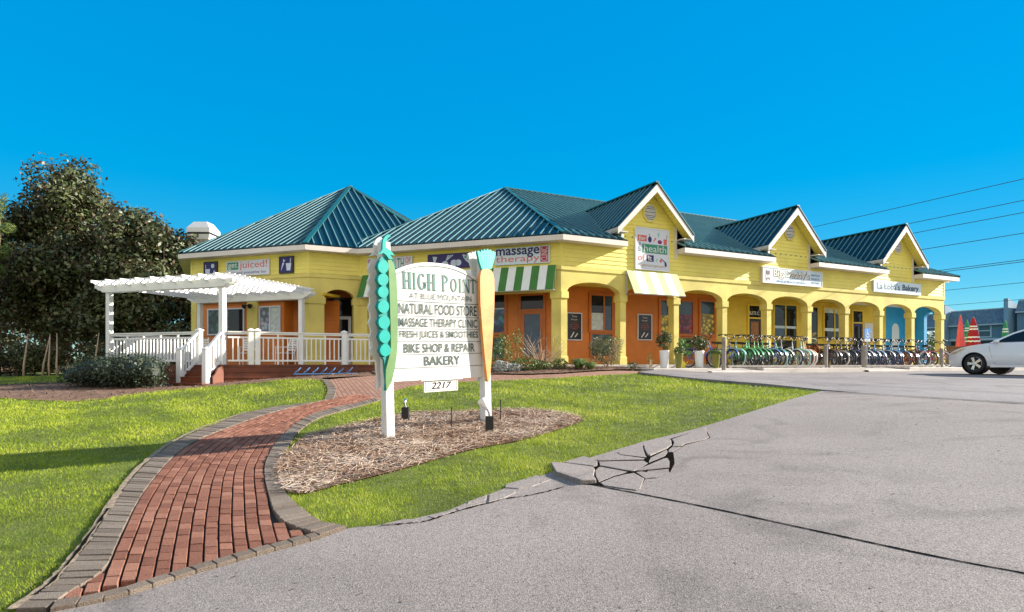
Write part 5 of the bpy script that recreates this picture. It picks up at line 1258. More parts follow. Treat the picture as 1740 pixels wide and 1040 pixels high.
def bike_shapes():
    s = {}
    r = .33
    def torus(mb, c, rr, t, n=28, m=6): mb.tube([c+Vector((rr*math.cos(2*math.pi*i/n), 0, rr*math.sin(2*math.pi*i/n))) for i in range(n)], t, m, closed=True)
    for nm, c in (('r', Vector((0,0,.345))), ('f', Vector((1.12,0,.345)))):
        mb = MB(); torus(mb, c, .32, .025); s['tyre'+nm] = mb
        mb = MB(); torus(mb, c, .292, .011, 28, 5); mb.tube([c+Vector((0,-.05,0)), c+Vector((0,.05,0))], .02, 8)
        for i in range(16):
            a = 2*math.pi*i/16; mb.tube([c+Vector((0,.03*(-1)**i,0)), c+Vector((.29*math.cos(a),0,.29*math.sin(a)))], .0024, 3, cap=False)
        s['rim'+nm] = mb
        mb = MB()   # fender
        P = [(c.x+.36*math.cos(a), c.z+.36*math.sin(a)) for a in [R(x) for x in range(15 if nm == 'r' else 20, 166 if nm == 'f' else 181, 15)]]
        for (x0,z0),(x1,z1) in zip(P[:-1],P[1:]): mb.add([(x0,-.03,z0),(x0,.03,z0),(x1,.03,z1),(x1,-.03,z1),(x0,0,z0+.012),(x1,0,z1+.012)], [(0,3,5,4),(4,5,2,1)])
        s['fender'+nm] = mb
    mb = MB(); bb = Vector((.44,0,.30)); seat = Vector((.27,0,.74)); head = Vector((.93,0,.80)); hl = Vector((.955,0,.70)); rear = Vector((0,0,.345))
    mb.tube([bb, seat], .018, 8); mb.tube([Vector((.30,0,.66)), Vector((.55,0,.70)), Vector((.8,0,.77)), head], .018, 8); mb.tube([hl, Vector((.75,0,.48)), bb], .020, 8); mb.tube([Vector((.92,0,.84)), Vector((.965,0,.66))], .024, 8)
    for y in (-.05, .05): mb.tube([rear+Vector((0,y,0)), bb+Vector((0,y*.5,0))], .011, 6); mb.tube([rear+Vector((0,y,0)), seat+Vector((0.02,y*.4,-.06))], .010, 6)
    s['frame'] = mb
    mb = MB()
    for y in (-.055, .055): mb.tube([Vector((.962,y*.6,.67)), Vector((1.02,y,.55)), Vector((1.12,y,.345))], .013, 6)
    mb.tube([Vector((.965,0,.67)), Vector((.90,0,1.00))], .014, 8); s['fork'] = mb
    mb = MB(); mb.tube([Vector((.70,-.33,1.16)), Vector((.80,-.31,1.18)), Vector((.91,-.20,1.20)), Vector((.92,-.06,1.06)), Vector((.905,0,1.02)), Vector((.92,.06,1.06)), Vector((.91,.20,1.20)), Vector((.80,.31,1.18)), Vector((.70,.33,1.16))], .014, 6); s['handlebar'] = mb
    mb = MB()
    for y in (-1,1): mb = MB(); mb.tube([Vector((.68,.335*y,1.155)), Vector((.80,.312*y,1.182))], .024, 7); s['grip%d' % y] = mb
    mb = MB(); mb.tube([seat, Vector((.235,0,.92))], .013, 6)
    ring = [(.02,.11,.97),(.08,.13,.975),(.22,.085,.965),(.36,.035,.955),(.40,.0,.95)]
    top = [Vector((x,y,z)) for x,y,z in ring]+[Vector((x,-y,z)) for x,y,z in reversed(ring[:-1])]; mb.prism([p-Vector((0,0,.07)) for p in top], (0,0,.075)); s['saddle'] = mb
    mb = MB(); mb.lathe([(.09,-.006),(.09,.006)], bb+Vector((0,.05,0)), 18, Matrix.Rotation(R(90),3,'X'))
    for sgn, y in ((1,.08),(-1,-.08)): mb.tube([bb+Vector((0,y,0)), bb+Vector((.11*sgn,y,-.12*sgn))], .010, 5); mb.box(.44+.11*sgn-.045,.44+.11*sgn+.045,y-.01+.04*sgn-.04,y+.01+.04*sgn+.04,.30-.12*sgn-.012,.30-.12*sgn+.012)
    s['crank'] = mb
    mb = MB(); mb.tube([Vector((.32,.06,.30)), Vector((.25,.20,.0))], .010, 5); s['kickstand'] = mb
    return s
BS = bike_shapes(); _proto = {}
def bike_proto(fc, tc, rimc=None):
    k = (fc, tc, rimc)
    if k in _proto: return _proto[k]
    e = empty('bicycle', (0,0,0), 'bicycle', 'bicycle', 'rental bicycles along the arcade')
    first = not _shape
    def put(nm, key, m, parent):
        if key in _shape:
            me = _shape[key].copy(); me.materials.clear(); me.materials.append(m); o = bpy.data.objects.new(nm, me); COL.objects.link(o); o.parent = parent; ORG[o.name] = Vector((0,0,0)); return o
        o = BS[key].build(nm, m, parent, smooth=key not in ('saddle','crank')); _shape[key] = o.data; return o
    for x in ('r','f'):
        w_ = put('wheel', 'rim'+x, FR[rimc] if rimc else M['bar2'], e); put('tyre', 'tyre'+x, TY[tc], w_); put('fender', 'fender'+x, FR[fc], e)
    put('frame', 'frame', FR[fc], e); f = put('fork', 'fork', FR[fc], e); h = put('handlebar', 'handlebar', M['bar'], e); put('grip', 'grip1', M['rubber'], h); put('grip', 'grip-1', M['rubber'], h); put('saddle', 'saddle', M['black'], e); put('crank', 'crank', M['bar2'], e); put('kickstand', 'kickstand', M['metal'], e)
    _proto[k] = [e, False]; return _proto[k]
def place_bike(u, o, z, head, fc, tc, label, rimc=None, lean=0.0):
    """u, o = position of the front hub on the walk; head = heading angle away from straight-out, radians"""
    pr = bike_proto(fc, tc, rimc)
    if not pr[1]: b = pr[0]; pr[1] = True
    else: b = copy_tree(pr[0])
    d = F1.n*math.cos(head)+F1.u*math.sin(head); h = F1(u, o, z); p = h-d*1.12
    b.rotation_euler = (lean, 0, math.atan2(d.y, d.x)); b.location = p; b['label'] = label
    return b
SZ = -.15
rack1 = [(6.30,'blue','black','blue cruiser bicycle just right of the first wooden bollard'),(6.62,'mint','mint','mint bicycle with mint tyres next to the first bollard'),(6.98,'green','black','green bicycle, first of the green run from the left'),(7.32,'green','black','green bicycle, third of the green run from the left'),
 (7.66,'green','black','green bicycle, fourth of the green run from the left'),(8.0,'green','black','green bicycle, last of the plain green run'),(8.38,'sky','black','sky blue bicycle with green neighbours on its left'),(8.78,'green','mint','green bicycle with mint tyres right of the sky blue one'),
 (9.10,'silver','black','silver bicycle, left one of the two silver ones'),(9.42,'silver','navy','silver bicycle with navy tyres before the mint one'),(9.86,'mint','mint','mint bicycle with mint tyres near the right end of the first row'),(7.15,'green','black','green bicycle, second of the green run from the left'),(8.58,'blue','black','blue bicycle squeezed between sky blue and green ones'),(10.05,'white','white','white bicycle with white tyres left of the orange one'),(10.28,'orange','white','orange bicycle with white tyres at the right end of the first row')]
for i, (u, f, t, lab) in enumerate(rack1): place_bike(u, 1.42+random.uniform(-.12,.12), SZ, random.uniform(-.22,.14), f, t, lab, lean=R(random.uniform(-8,-1)))
rack2 = [(11.55,'black','black','black bicycle just right of the second bollard'),(11.86,'black','black','black bicycle just right of the leftmost maroon one'),(12.2,'black','white','black bicycle with pale tyres in the far row'),(12.55,'black','black','black bicycle just left of the leftmost navy one'),(12.95,'navy','navy','leftmost navy bicycle of the far row'),
 (13.3,'navy','navy','navy bicycle just left of the blue parking sign'),(13.65,'silver','navy','silver bicycle with navy tyres just right of the parking sign'),(14.0,'navy','navy','first navy bicycle to the right of the parking sign'),(14.35,'silver','navy','middle one of the three silver bicycles in the far row'),(14.7,'navy','black','navy bicycle with black tyres in the far row'),
 (15.05,'silver','navy','rightmost of the three silver bicycles in the far row'),(11.7,'maroon','black','leftmost maroon bicycle, among the black ones'),(12.38,'black','black','black bicycle just right of the one with pale tyres'),(13.12,'black','navy','black bicycle with navy tyres between two navy ones'),(13.82,'black','black','black bicycle between silver and navy ones right of the parking sign'),(14.52,'sky','navy','blue bicycle between a silver and a navy one in the far row'),(15.22,'black','navy','black bicycle with navy tyres right of the rightmost silver one'),(15.4,'navy','navy','navy bicycle just left of the two bright blue ones'),(15.8,'sky','navy','bright blue bicycle with navy tyres in the far row'),(16.2,'sky','navy','bright blue bicycle with yellow wheel discs'),(16.62,'black','black','black bicycle with red wheels, left of two'),(16.98,'black','black','black bicycle with red wheels, right of two'),(17.75,'black','black','black bicycle just right of the dark red one'),(18.05,'navy','black','rightmost navy bicycle of the far row'),(17.4,'maroon','black','dark red bicycle near the right end of the far row')]
for i, (u, f, t, lab) in enumerate(rack2): place_bike(u, 1.42+random.uniform(-.12,.12), SZ, random.uniform(-.24,.14), f, t, lab, 'orange' if 'yellow wheel' in lab else ('red' if 'red wheels' in lab else None), lean=R(random.uniform(-5,-2)))
place_bike(18.5, 1.9, SZ, R(78), 'red', 'white', 'red bicycle with white tyres standing broadside by the white car', lean=R(-4))
place_bike(20.0, 1.3, SZ, R(60), 'black', 'black', 'black bicycle behind the red one near the end column', lean=R(-4))
place_bike(5.9, .95, SZ, R(82), 'blue', 'black', 'blue bicycle broadside behind the second pair of planters', lean=R(-4))

# ================================================================== bollards, rails, parking sign, planters
for px_, u, h, lab in ((1230,4.96,1.04,'tall grey wooden bollard between planters and bicycles'),(1403,10.06,.86,'grey wooden bollard between the two bicycle rows'),(1467,12.24,.86,'grey wooden bollard under the blue parking sign'),(1600,17.45,.80,'grey wooden bollard at the right end of the bicycles')):
    p = F1(u, 2.3, SZ); mb = MB(); mb.lathe([(.072,-.1),(.072,h-.03),(.055,h)], p, 14); tag(mb.build('bollard', M['wood_grey'], smooth=False), lab, 'bollard', 'wooden bollards along the walk')
for a, b, lab in ((5.1,9.95,'low dark rail between the first two bollards'),(10.2,12.1,'short low dark rail left of the parking sign'),(12.4,17.3,'low dark rail between parking sign and last bollard')):
    e = empty('wheel_stop_rail', F1((a+b)/2,2.32,SZ), lab, 'rail', 'low rails between the bollards')
    part(e, 'bar', M['wood_grey'], lambda mb: mb.fbox(F1, a, b, 2.26, 2.36, SZ+.03, SZ+.10)); 
    for k in (a+.1, b-.1): part(e, 'foot', M['wood_grey'], lambda mb: mb.fbox(F1, k-.06, k+.06, 2.25, 2.37, SZ, SZ+.031))
e = empty('parking_sign', F1(12.3,2.22,SZ), 'blue wheelchair parking sign on a thin post beside a wooden bollard', 'sign')
sb = mat('sign_blue', (.01,.22,.62), .4)
part(e, 'post', M['metal'], lambda mb: mb.tube([F1(12.3,2.40,SZ), F1(12.3,2.40,1.34)], .02, 6))
part(e, 'plate', sb, lambda mb: mb.fbox(F1, 12.13, 12.47, 2.42, 2.43, .98, 1.36)); part(e, 'plate', M['signwhite'], lambda mb: mb.fbox(F1, 12.13, 12.47, 2.42, 2.43, .86, .965))
part(e, 'lettering', sb, lambda mb: text(mb, 'PARKING', F1, 12.16, 12.44, .89, .94, 2.433, .01))
def wheelchair(mb):
    o = 2.434; c = (12.29, 1.11)
    for i in range(14):
        a, b = R(150+250*i/14), R(150+250*(i+1)/14); f = lambda A, r: (c[0]+r*math.cos(A), c[1]+r*math.sin(A)); mb.poly(pl(F1, [f(a,.075), f(b,.075), f(b,.10), f(a,.10)], o))
    mb.poly(pl(F1, [(12.255,1.13),(12.285,1.13),(12.285,1.26),(12.255,1.26)], o)); mb.poly(disc(F1, 12.27, 1.30, .025, .025, o, 10)); mb.poly(pl(F1, [(12.27,1.13),(12.36,1.13),(12.36,1.155),(12.27,1.155)], o)); mb.poly(pl(F1, [(12.34,1.14),(12.365,1.14),(12.41,1.03),(12.385,1.02)], o)); mb.poly(pl(F1, [(12.27,1.195),(12.34,1.195),(12.34,1.215),(12.27,1.215)], o))
part(e, 'symbol', M['signwhite'], wheelchair)
M['leaf_dark'] = mat('dark_shrub_leaf', (.04,.08,.02), .5, tint=[(.018,.035,.010),(.04,.075,.018),(.07,.12,.03),(.13,.17,.06)], trans=.15)
M['leaf_mid'] = mat('shrub_leaf', (.08,.14,.04), .5, tint=[(.045,.08,.018),(.09,.15,.03),(.15,.22,.05),(.24,.28,.09)], trans=.2)
M['leaf_red'] = mat('croton_leaf', (.3,.05,.02), .5, tint=[(.05,.10,.02),(.35,.04,.02),(.5,.10,.02),(.55,.3,.04)], trans=.15)
M['leaf_grey'] = mat('silver_leaf', (.35,.4,.4), .6, tint=[(.16,.20,.18),(.34,.38,.36),(.52,.55,.54)], trans=.1)
M['leaf_pink'] = mat('mixed_shrub_leaf', (.2,.15,.1), .5, tint=[(.07,.10,.03),(.12,.16,.05),(.28,.20,.13),(.42,.28,.22)], trans=.2)
M['twig'] = mat('pale_twig', (.42,.30,.20), .8, .2, 20)
M['bark'] = mat('bark', (.11,.075,.05), .9, .3, 10, .5, 30)
def leaves(blobs, n, size, up=.25, shell=.35, asp=.45):
    """leaf quads through ellipsoids blobs=(cx,cy,cz,rx,ry,rz); returns V,F,tint"""
    bl = np.array(blobs, float); vol = (bl[:,3]*bl[:,4]*bl[:,5])**.75; w = vol/vol.sum(); k = RNG.choice(len(bl), n, p=w); b = bl[k]
    d = RNG.normal(size=(n,3)); d /= np.linalg.norm(d, axis=1)[:,None]; r = 1-shell*RNG.random(n)**1.6
    ph = RNG.uniform(0, 6.28, (len(bl), 3))[k]
    lump = 1+.13*np.sin(5*d[:,0]+ph[:,0])+.11*np.sin(6*d[:,2]+ph[:,1])+.09*np.sin(7*d[:,1]+ph[:,2])
    c = b[:,:3]+d*b[:,3:]*(r*lump)[:,None]
    nrm = d*.8+RNG.normal(size=(n,3))*.65; nrm[:,2] += up; nrm /= np.linalg.norm(nrm, axis=1)[:,None]
    t = np.cross(nrm, RNG.normal(size=(n,3))); t /= np.linalg.norm(t, axis=1)[:,None]; s = np.cross(nrm, t)
    L = size*RNG.uniform(.6,1.4,n)[:,None]; Wd = L*asp
    V = np.stack([c-t*L*.5, c-s*Wd*.5+nrm*L*.08, c+t*L*.5, c+s*Wd*.5+nrm*L*.08], 1).reshape(-1,3)
    cl = .5+.5*np.sin(c[:,0]*2.1/max(size*6,.3)+1.3*np.sin(c[:,2]*1.7/max(size*6,.3)))
    T = np.repeat(np.clip(RNG.normal(.42,.22,n)+.22*(cl-.5), 0, 1), 4)
    return V, np.arange(4*n).reshape(-1,4), T
def foliage(name, blobs, n, size, m, parent=None, **k):
    V, F, T = leaves(blobs, n, size, **k); return np_mesh(name, V, F, m, parent, T)
def pot(u, o, prof, m, label, leafm, blobs, n, size, cat='planter'):
    p = F1(u, o, SZ); e = empty('planter', p, label, cat, 'planters on the walk'); mb = MB(); mb.lathe(prof, p, 22); mb.build('pot', m, e, True)
    mb = MB(); r = prof[-2][0]*.9; z = prof[-2][1]-.03; mb.poly([p+Vector((r*math.cos(2*math.pi*i/14), r*math.sin(2*math.pi*i/14), z)) for i in range(14)]); mb.build('soil', M['sand'], e)
    foliage('foliage', [(p.x+a, p.y+b, p.z+c, x, y, z) for a, b, c, x, y, z in blobs], n, size, leafm, e)
    mb = MB()
    for k in range(5): a = random.uniform(0,6.28); mb.tube([p+Vector((0,0,prof[-2][1]-.05)), p+Vector((.08*math.cos(a),.08*math.sin(a),prof[-2][1]+.25))], .008, 4)
    mb.build('stem', M['bark'], e)
tall = [(.115,0),(.125,.02),(.165,.57),(.172,.60),(.155,.585),(.15,.5)]; lowp = [(.095,0),(.10,.01),(.145,.47),(.155,.50),(.14,.49),(.13,.42)]
M['olive'] = mat('olive_pot', (.16,.16,.025), .35); M['whitepot'] = mat('white_pot', (.72,.74,.76), .3)
bush = [(0,0,.88,.22,.22,.26),(.10,.0,1.02,.16,.15,.18),(-.12,.05,.95,.15,.15,.2),(0,0,1.12,.10,.10,.15)]
pot(3.27,1.30,tall,M['whitepot'],'tall white planter with dark bush left of the striped awning column',M['leaf_dark'],bush,900,.07)
pot(3.62,1.62,lowp,M['olive'],'olive planter beside the left white planter',M['leaf_mid'],[(0,0,.58,.2,.18,.13),(.05,0,.80,.09,.09,.25)],420,.07)
pot(4.82,1.30,tall,M['whitepot'],'tall white planter with dark bush beside the blue bicycle',M['leaf_dark'],[(0,0,.85,.28,.26,.24),(.16,0,.86,.2,.16,.17),(-.1,0,.95,.17,.16,.18)],1000,.07)
pot(5.28,1.62,lowp,M['olive'],'olive planter right of the second white planter',M['leaf_mid'],[(0,0,.55,.23,.2,.09)],340,.08)
pot(11.7,.55,[(.13,0),(.14,.02),(.19,.42),(.2,.45),(.18,.44),(.17,.4)],mat('red_pot', (.28,.02,.015), .4),'red pot with a red and green croton between the bicycle rows',M['leaf_red'],[(0,0,.7,.22,.22,.28)],300,.13)
pot(12.6,-.3,[(.13,0),(.14,.02),(.19,.42),(.2,.45),(.18,.44),(.17,.4)],M['black'],'dark pot with a tall reddish brown bush under the far window',M['leaf_pink'],[(0,0,.95,.3,.3,.5)],500,.10)
e = empty('watering_can', F1(4.1,1.25,SZ), 'small yellow watering can beside the olive planter', 'watering can'); yc = mat('yellow_plastic', (.7,.5,.03), .4); p = F1(4.1,1.25,SZ)
part(e, 'can', yc, lambda mb: mb.lathe([(.10,0),(.11,.02),(.10,.2),(.07,.22)], p, 16)); part(e, 'spout', yc, lambda mb: mb.tube([p+F1.u*.09+Vector((0,0,.06)), p+F1.u*.26+Vector((0,0,.24))], [.022,.012], 7)); part(e, 'handle', yc, lambda mb: mb.tube([p+F1.u*-.09+Vector((0,0,.05)), p+F1.u*-.19+Vector((0,0,.14)), p+F1.u*-.12+Vector((0,0,.24)), p+Vector((0,0,.26)), p+F1.u*.06+Vector((0,0,.2))], .012, 6))

# ================================================================== parked white car
hv = Vector((-.439,.898,0)); lv = Vector((-.898,-.439,0)); cw = Vector((15.85,19.95,0)); cz_ = gz(15.2,19.6)+.045
def CT(x, y, z): p = cw+hv*x+lv*y; return Vector((p.x, p.y, cz_+z))
e = empty('parked_car', CT(-1.4,0,0), 'white sedan parked nose in at the right edge of the photo', 'car')
carp = mat('white_car_paint', (.80,.81,.83), .25, spec=.6, coat=1.0)
def hw(x, z):
    w_ = .90
    if x > .1: w_ -= .34*((x-.1)/.83)**2.2
    if x < -3.2: w_ -= .25*((-3.2-x)/.6)**2
    if z > .90: w_ -= (z-.90)*.50
    elif z > .62: w_ -= (z-.62)*.07
    if z < .40: w_ -= (.40-z)*.28
    return w_
top = [(.93,.40),(.945,.50),(.90,.62),(.80,.70),(.62,.775),(.40,.84),(.15,.90),(-.15,.945),(-.42,.975)]
cabin = [(-.70,1.13),(-1.0,1.29),(-1.3,1.395),(-1.65,1.445),(-2.1,1.455),(-2.5,1.41),(-2.9,1.27),(-3.2,1.12),(-3.45,1.08),(-3.72,1.05),(-3.80,.95),(-3.82,.6),(-3.76,.36)]
def archp(cx, a0, a1): return [(cx+.365*math.cos(R(a)), .33+.365*math.sin(R(a))) for a in np.linspace(a0, a1, 15)]
low = [(-3.6,.24)]+list(reversed(archp(-2.72,-14,194)))+list(reversed(archp(0,-14,194)))+[(.62,.20),(.82,.22),(.90,.30)]
outl = top+cabin+low
def side(mb, s):
    P = [Vector(p) for p in outl]; n = len(P); gx, gy = np.meshgrid(np.arange(-3.8,.95,.09), np.arange(.22,1.45,.08)); gx, gy = gx.ravel(), gy.ravel(); k = inpoly(gx, gy, outl)
    r = delaunay_2d_cdt(P+[Vector((a,b)) for a, b in zip(gx[k], gy[k])], [(i,(i+1)%n) for i in range(n)], [], 1, 1e-5)
    mb.add([CT(v.x, s*hw(v.x, v.y), v.y) for v in r[0]], [tuple(f) for f in r[2]])
def body(mb):
    for s in (-1, 1): side(mb, s)
    ch = list(reversed(low[-3:]))[::-1]+top+cabin; rows = []
    for x, z in ch:
        w_ = hw(x, z); rows.append([CT(x+(.10*(1-t*t) if x > .6 else (-.06*(1-t*t) if x < -3.5 else 0)), w_*t, z+.045*(1-t*t)*(1 if z > .6 else 0)) for t in np.linspace(-1,1,9)])
    b = len(mb.v); V = [p for r in rows for p in r]
    mb.add(V, [(i*9+j, i*9+j+1, (i+1)*9+j+1, (i+1)*9+j) for i in range(len(rows)-1) for j in range(8)])
mb = MB(); body(mb); bo = mb.build('body', carp, e, smooth=True)
bm = bmesh.new(); bm.from_mesh(bo.data); bmesh.ops.remove_doubles(bm, verts=bm.verts, dist=.002); bmesh.ops.recalc_face_normals(bm, faces=bm.faces); bm.to_mesh(bo.data); bm.free()
es = bo.modifiers.new('edge', 'EDGE_SPLIT'); es.split_angle = R(38)
def sidepatch(mb, pts, s, off):
    P = [Vector(p) for p in pts]; n = len(P); xs = [p.x for p in P]; zs = [p.y for p in P]; gx, gy = np.meshgrid(np.arange(min(xs),max(xs),.1), np.arange(min(zs),max(zs),.07)); gx, gy = gx.ravel(), gy.ravel(); k = inpoly(gx, gy, pts)
    r = delaunay_2d_cdt(P+[Vector((a,b)) for a, b in zip(gx[k], gy[k])], [(i,(i+1)%n) for i in range(n)], [], 1, 1e-5); mb.add([CT(v.x, s*(hw(v.x, v.y)+off), v.y) for v in r[0]], [tuple(f) for f in r[2]])
win = [(-.62,.995),(-.74,1.09),(-1.03,1.245),(-1.32,1.345),(-1.66,1.395),(-1.98,1.405),(-1.98,1.0)]; win2 = [(-2.04,1.0),(-2.04,1.405),(-2.4,1.375),(-2.8,1.25),(-3.05,1.09),(-2.95,1.02)]
for s in (1, -1):
    for wn in (win, win2): part(e, 'side_window', M['glass'], lambda mb: sidepatch(mb, wn, s, .006))
    part(e, 'mirror', carp, lambda mb: mb.sphere(CT(-.66, s*(hw(-.66,1.0)+.12), 1.02), .07, .10, .065, 12, 8))
    part(e, 'headlight', mat('headlight_lens', (.55,.42,.28), .1, spec=.8) if s == 1 else bpy.data.materials['headlight_lens'], lambda mb: sidepatch(mb, [(.84,.60),(.72,.70),(.40,.80),(.22,.84),(.34,.765),(.60,.64)], s, .006))
    hd = part(e, 'door_handle', carp, lambda mb: mb.bar(CT(-1.72,s*(hw(-1.72,.86)+.025),.86), CT(-1.92,s*(hw(-1.92,.86)+.025),.86), .03, .03))
    def seams(mb):
        for line_ in ([(-.42,.955),(-.45,.75),(-.50,.55),(-.56,.36),(-.62,.27)], [(-2.0,1.0),(-2.01,.7),(-1.98,.3)], [(-.62,.285),(-1.98,.285)], [(-.42,.957),(-.62,.985),(-2.9,1.0)]):
            for a, b in zip(line_[:-1], line_[1:]): mb.tube([CT(a[0],s*(hw(*a)+.001),a[1]), CT(b[0],s*(hw(*b)+.001),b[1])], .004, 4)
    part(e, 'door_seams', M['black'], seams)
    part(e, 'sill', carp, lambda mb: mb.bar(CT(-.45,s*.845,.25), CT(-2.3,s*.845,.25), .05, .09))
    def well(mb, cx):
        P = [CT(cx+.364*math.cos(2*math.pi*i/28), s*.62, .33+.364*math.sin(2*math.pi*i/28)) for i in range(28)]; mb.poly(P)
        for i in range(28):
            a, b = 2*math.pi*i/28, 2*math.pi*(i+1)/28; f = lambda A, y: CT(cx+.364*math.cos(A), s*y, .33+.364*math.sin(A)); y2 = hw(cx,.6)-.005; mb.poly([f(a,.62), f(b,.62), f(b,y2), f(a,y2)])
    for cx in (0, -2.72):
        part(e, 'wheel_well', M['black'], lambda mb: well(mb, cx))
        T = Matrix((lv*s, hv, Vector((0,0,1)))).transposed(); T = T @ Matrix.Rotation(R(90),3,'Y'); c = CT(cx, s*.77, .325)
        wh = part(e, 'wheel', M['rubber'], lambda mb: mb.lathe([(.21,-.10),(.30,-.105),(.322,-.07),(.325,.07),(.30,.10),(.225,.10),(.215,.07)], c, 32, T))
        part(wh, 'rim', M['metal'], lambda mb: mb.lathe([(.222,.02),(.222,.085),(.208,.092),(.20,.075),(.195,.03)], c, 32, T))
        def spk(mb):
            for k in range(5):
                a = 2*math.pi*k/5+.3
                for da in (-.12,.12):
                    p0 = c+T @ Vector((.03*math.cos(a+da*3), .03*math.sin(a+da*3), .072)); p1 = c+T @ Vector((.205*math.cos(a+da), .205*math.sin(a+da), .078)); mb.bar(p0, p1, .038, .02, lv*s)
            mb.lathe([(.001,.06),(.045,.06),(.045,.085),(.03,.092)], c, 14, T)
        part(wh, 'spokes', M['chrome'], spk)
        part(wh, 'brake_disc', M['black'], lambda mb: mb.lathe([(.001,.0),(.2,.0),(.2,.015)], c, 24, T))
def wsq(mb):
    A = [(-.46,.985),(-.70,1.13),(-1.0,1.285),(-1.26,1.375)]; rows = [[CT(x+.015, (hw(x,z)-.07)*t, z+.045*(1-t*t)+.012) for t in np.linspace(-1,1,9)] for x, z in A]
    mb.add([p for r in rows for p in r], [(i*9+j,i*9+j+1,(i+1)*9+j+1,(i+1)*9+j) for i in range(3) for j in range(8)])
part(e, 'windshield', M['glass'], wsq)
part(e, 'front_grille', M['black'], lambda mb: mb.add([CT(.955+.09*(1-t*t), hw(.93,.42)*.86*t, z) for z in (.30,.42) for t in np.linspace(-1,1,9)], [(j,j+1,9+j+1,9+j) for j in range(8)]))
# ================================================================== trees and plants
M['magnolia'] = mat('magnolia_leaf', (.04,.07,.02), .46, tint=[(.019,.030,.009),(.050,.070,.019),(.10,.122,.038),(.20,.21,.095)], back=(.11,.075,.042), trans=.14, spec=.5)
M['pine'] = mat('pine_needles', (.1,.15,.03), .6, tint=[(.05,.09,.02),(.11,.16,.03),(.22,.26,.05),(.36,.36,.09)], trans=.2)
M['hedge'] = mat('hedge_leaf', (.03,.05,.02), .5, tint=[(.016,.026,.014),(.032,.05,.024),(.06,.085,.04),(.13,.14,.09)], trans=.1)
def tree(name, base, h, crown, n, size, leafm, label, trunk_r=.22, cat='tree', group=None, asp=.52, limbs=9, forks=1, up=.25):
    """crown: list of (dx,dy,z,rx,ry,rz) large masses, each broken into smaller clumps"""
    e = empty(name, base, label, cat, group); mb = MB(); base = Vector(base)
    for f in range(forks):
        o = Vector((random.uniform(-.5,.5), random.uniform(-.3,.3), 0))*(1 if forks > 1 else 0); c = random.choice(crown); t = base+Vector((c[0]*.7, c[1]*.7, c[2]))
        P = [base+o+Vector((0,0,-.3)), base+o*1.3+Vector((random.uniform(-.1,.1),0,h*.15)), base.lerp(t, .5)+o*1.2, t]
        mb.tube(P, [trunk_r, trunk_r*.8, trunk_r*.55, trunk_r*.2], 8)
    for i in range(limbs):
        c = crown[i % len(crown)]; s = base+Vector((0,0,h*random.uniform(.15,.5))); t = base+Vector((c[0]+random.uniform(-.7,.7)*c[3], c[1]+random.uniform(-.7,.7)*c[4], c[2]+random.uniform(-.5,.6)*c[5]))
        mid = s.lerp(t, .5)+Vector((random.uniform(-.3,.3),random.uniform(-.3,.3),-.3)); mb.tube([s, mid, t], [trunk_r*.45, trunk_r*.3, trunk_r*.08], 6)
    mb.build('trunk', M['bark'], e, True)
    bl = []
    for c in crown:
        k = max(6, int(14*(c[3]*c[5])**.5))
        for i in range(k):
            d = RNG.normal(size=3); d /= np.linalg.norm(d); r = RNG.uniform(.5, 1.0); q = RNG.uniform(.28,.48)
            bl.append((base.x+c[0]+d[0]*c[3]*r*.9, base.y+c[1]+d[1]*c[4]*r*.9, base.z+c[2]+d[2]*c[5]*r*.9, c[3]*q, c[4]*q, c[5]*q))
    foliage('crown', bl, n, size, leafm, e, asp=asp, shell=.55, up=up); return e
def gp(px, Y): x = (px-CX)/FPX*Y; return (x, Y, gz(x, Y))
tree('magnolia_tree', gp(112, 34), 11.5, [(0,0,9.1,2.6,2.3,2.5),(-1.7,0,8.2,1.7,1.8,1.6),(1.6,-.2,8.2,1.8,1.8,1.7),(-1.7,0,6.8,2.3,2.4,2.4),(1.6,-.3,6.6,2.4,2.4,2.3),(0,-.6,5.0,3.4,2.8,2.4),(-1.6,-.3,3.2,2.4,2.3,1.9),(1.9,-.5,3.2,2.4,2.3,1.9),(.2,.2,10.6,.9,.9,1.0)], 64000, .24, M['magnolia'], 'tallest dense magnolia tree with dark brown green leaves left of the shop', .3, forks=3)
tree('magnolia_tree', gp(252, 32), 9, [(-.6,0,6.7,2.0,2.2,1.9),(1.2,0,6.2,1.7,2.0,1.8),(.3,-.2,5.6,2.4,2.2,1.8),(-.3,-.4,4.4,2.9,2.5,2.0),(1.2,-.2,2.8,2.2,2.2,1.9),(-1.6,-.3,2.6,2.2,2.2,1.9)], 50000, .23, M['magnolia'], 'rounded lower magnolia tree between the tall magnolia and the chimney', .25, forks=2)
tree('magnolia_tree', gp(-70, 36), 9, [(0,0,6.5,2.8,2.5,2.6),(-1.5,0,3.6,2.8,2.5,2.2),(1.6,0,3.4,2.4,2.3,2.0)], 16000, .26, M['magnolia'], 'dark magnolia tree at the left edge of the photo', .25)
tree('pine_tree', gp(-6, 30), 9.5, [(0,0,8.6,.5,.6,.8),(.1,0,7.4,.8,.8,.7),(0,0,6.3,.75,.8,.6),(-.3,0,5.0,.9,.9,.7)], 6000, .26, M['pine'], 'yellow green pine tree at the left edge behind the magnolia', .2, asp=.10)
tree('pine_tree', gp(238, 44), 12, [(0,0,10.9,.9,.9,1.0),(.4,0,9.4,1.5,1.2,1.0)], 3200, .34, M['pine'], 'pine tree top showing above the lower magnolia', .2, asp=.10)
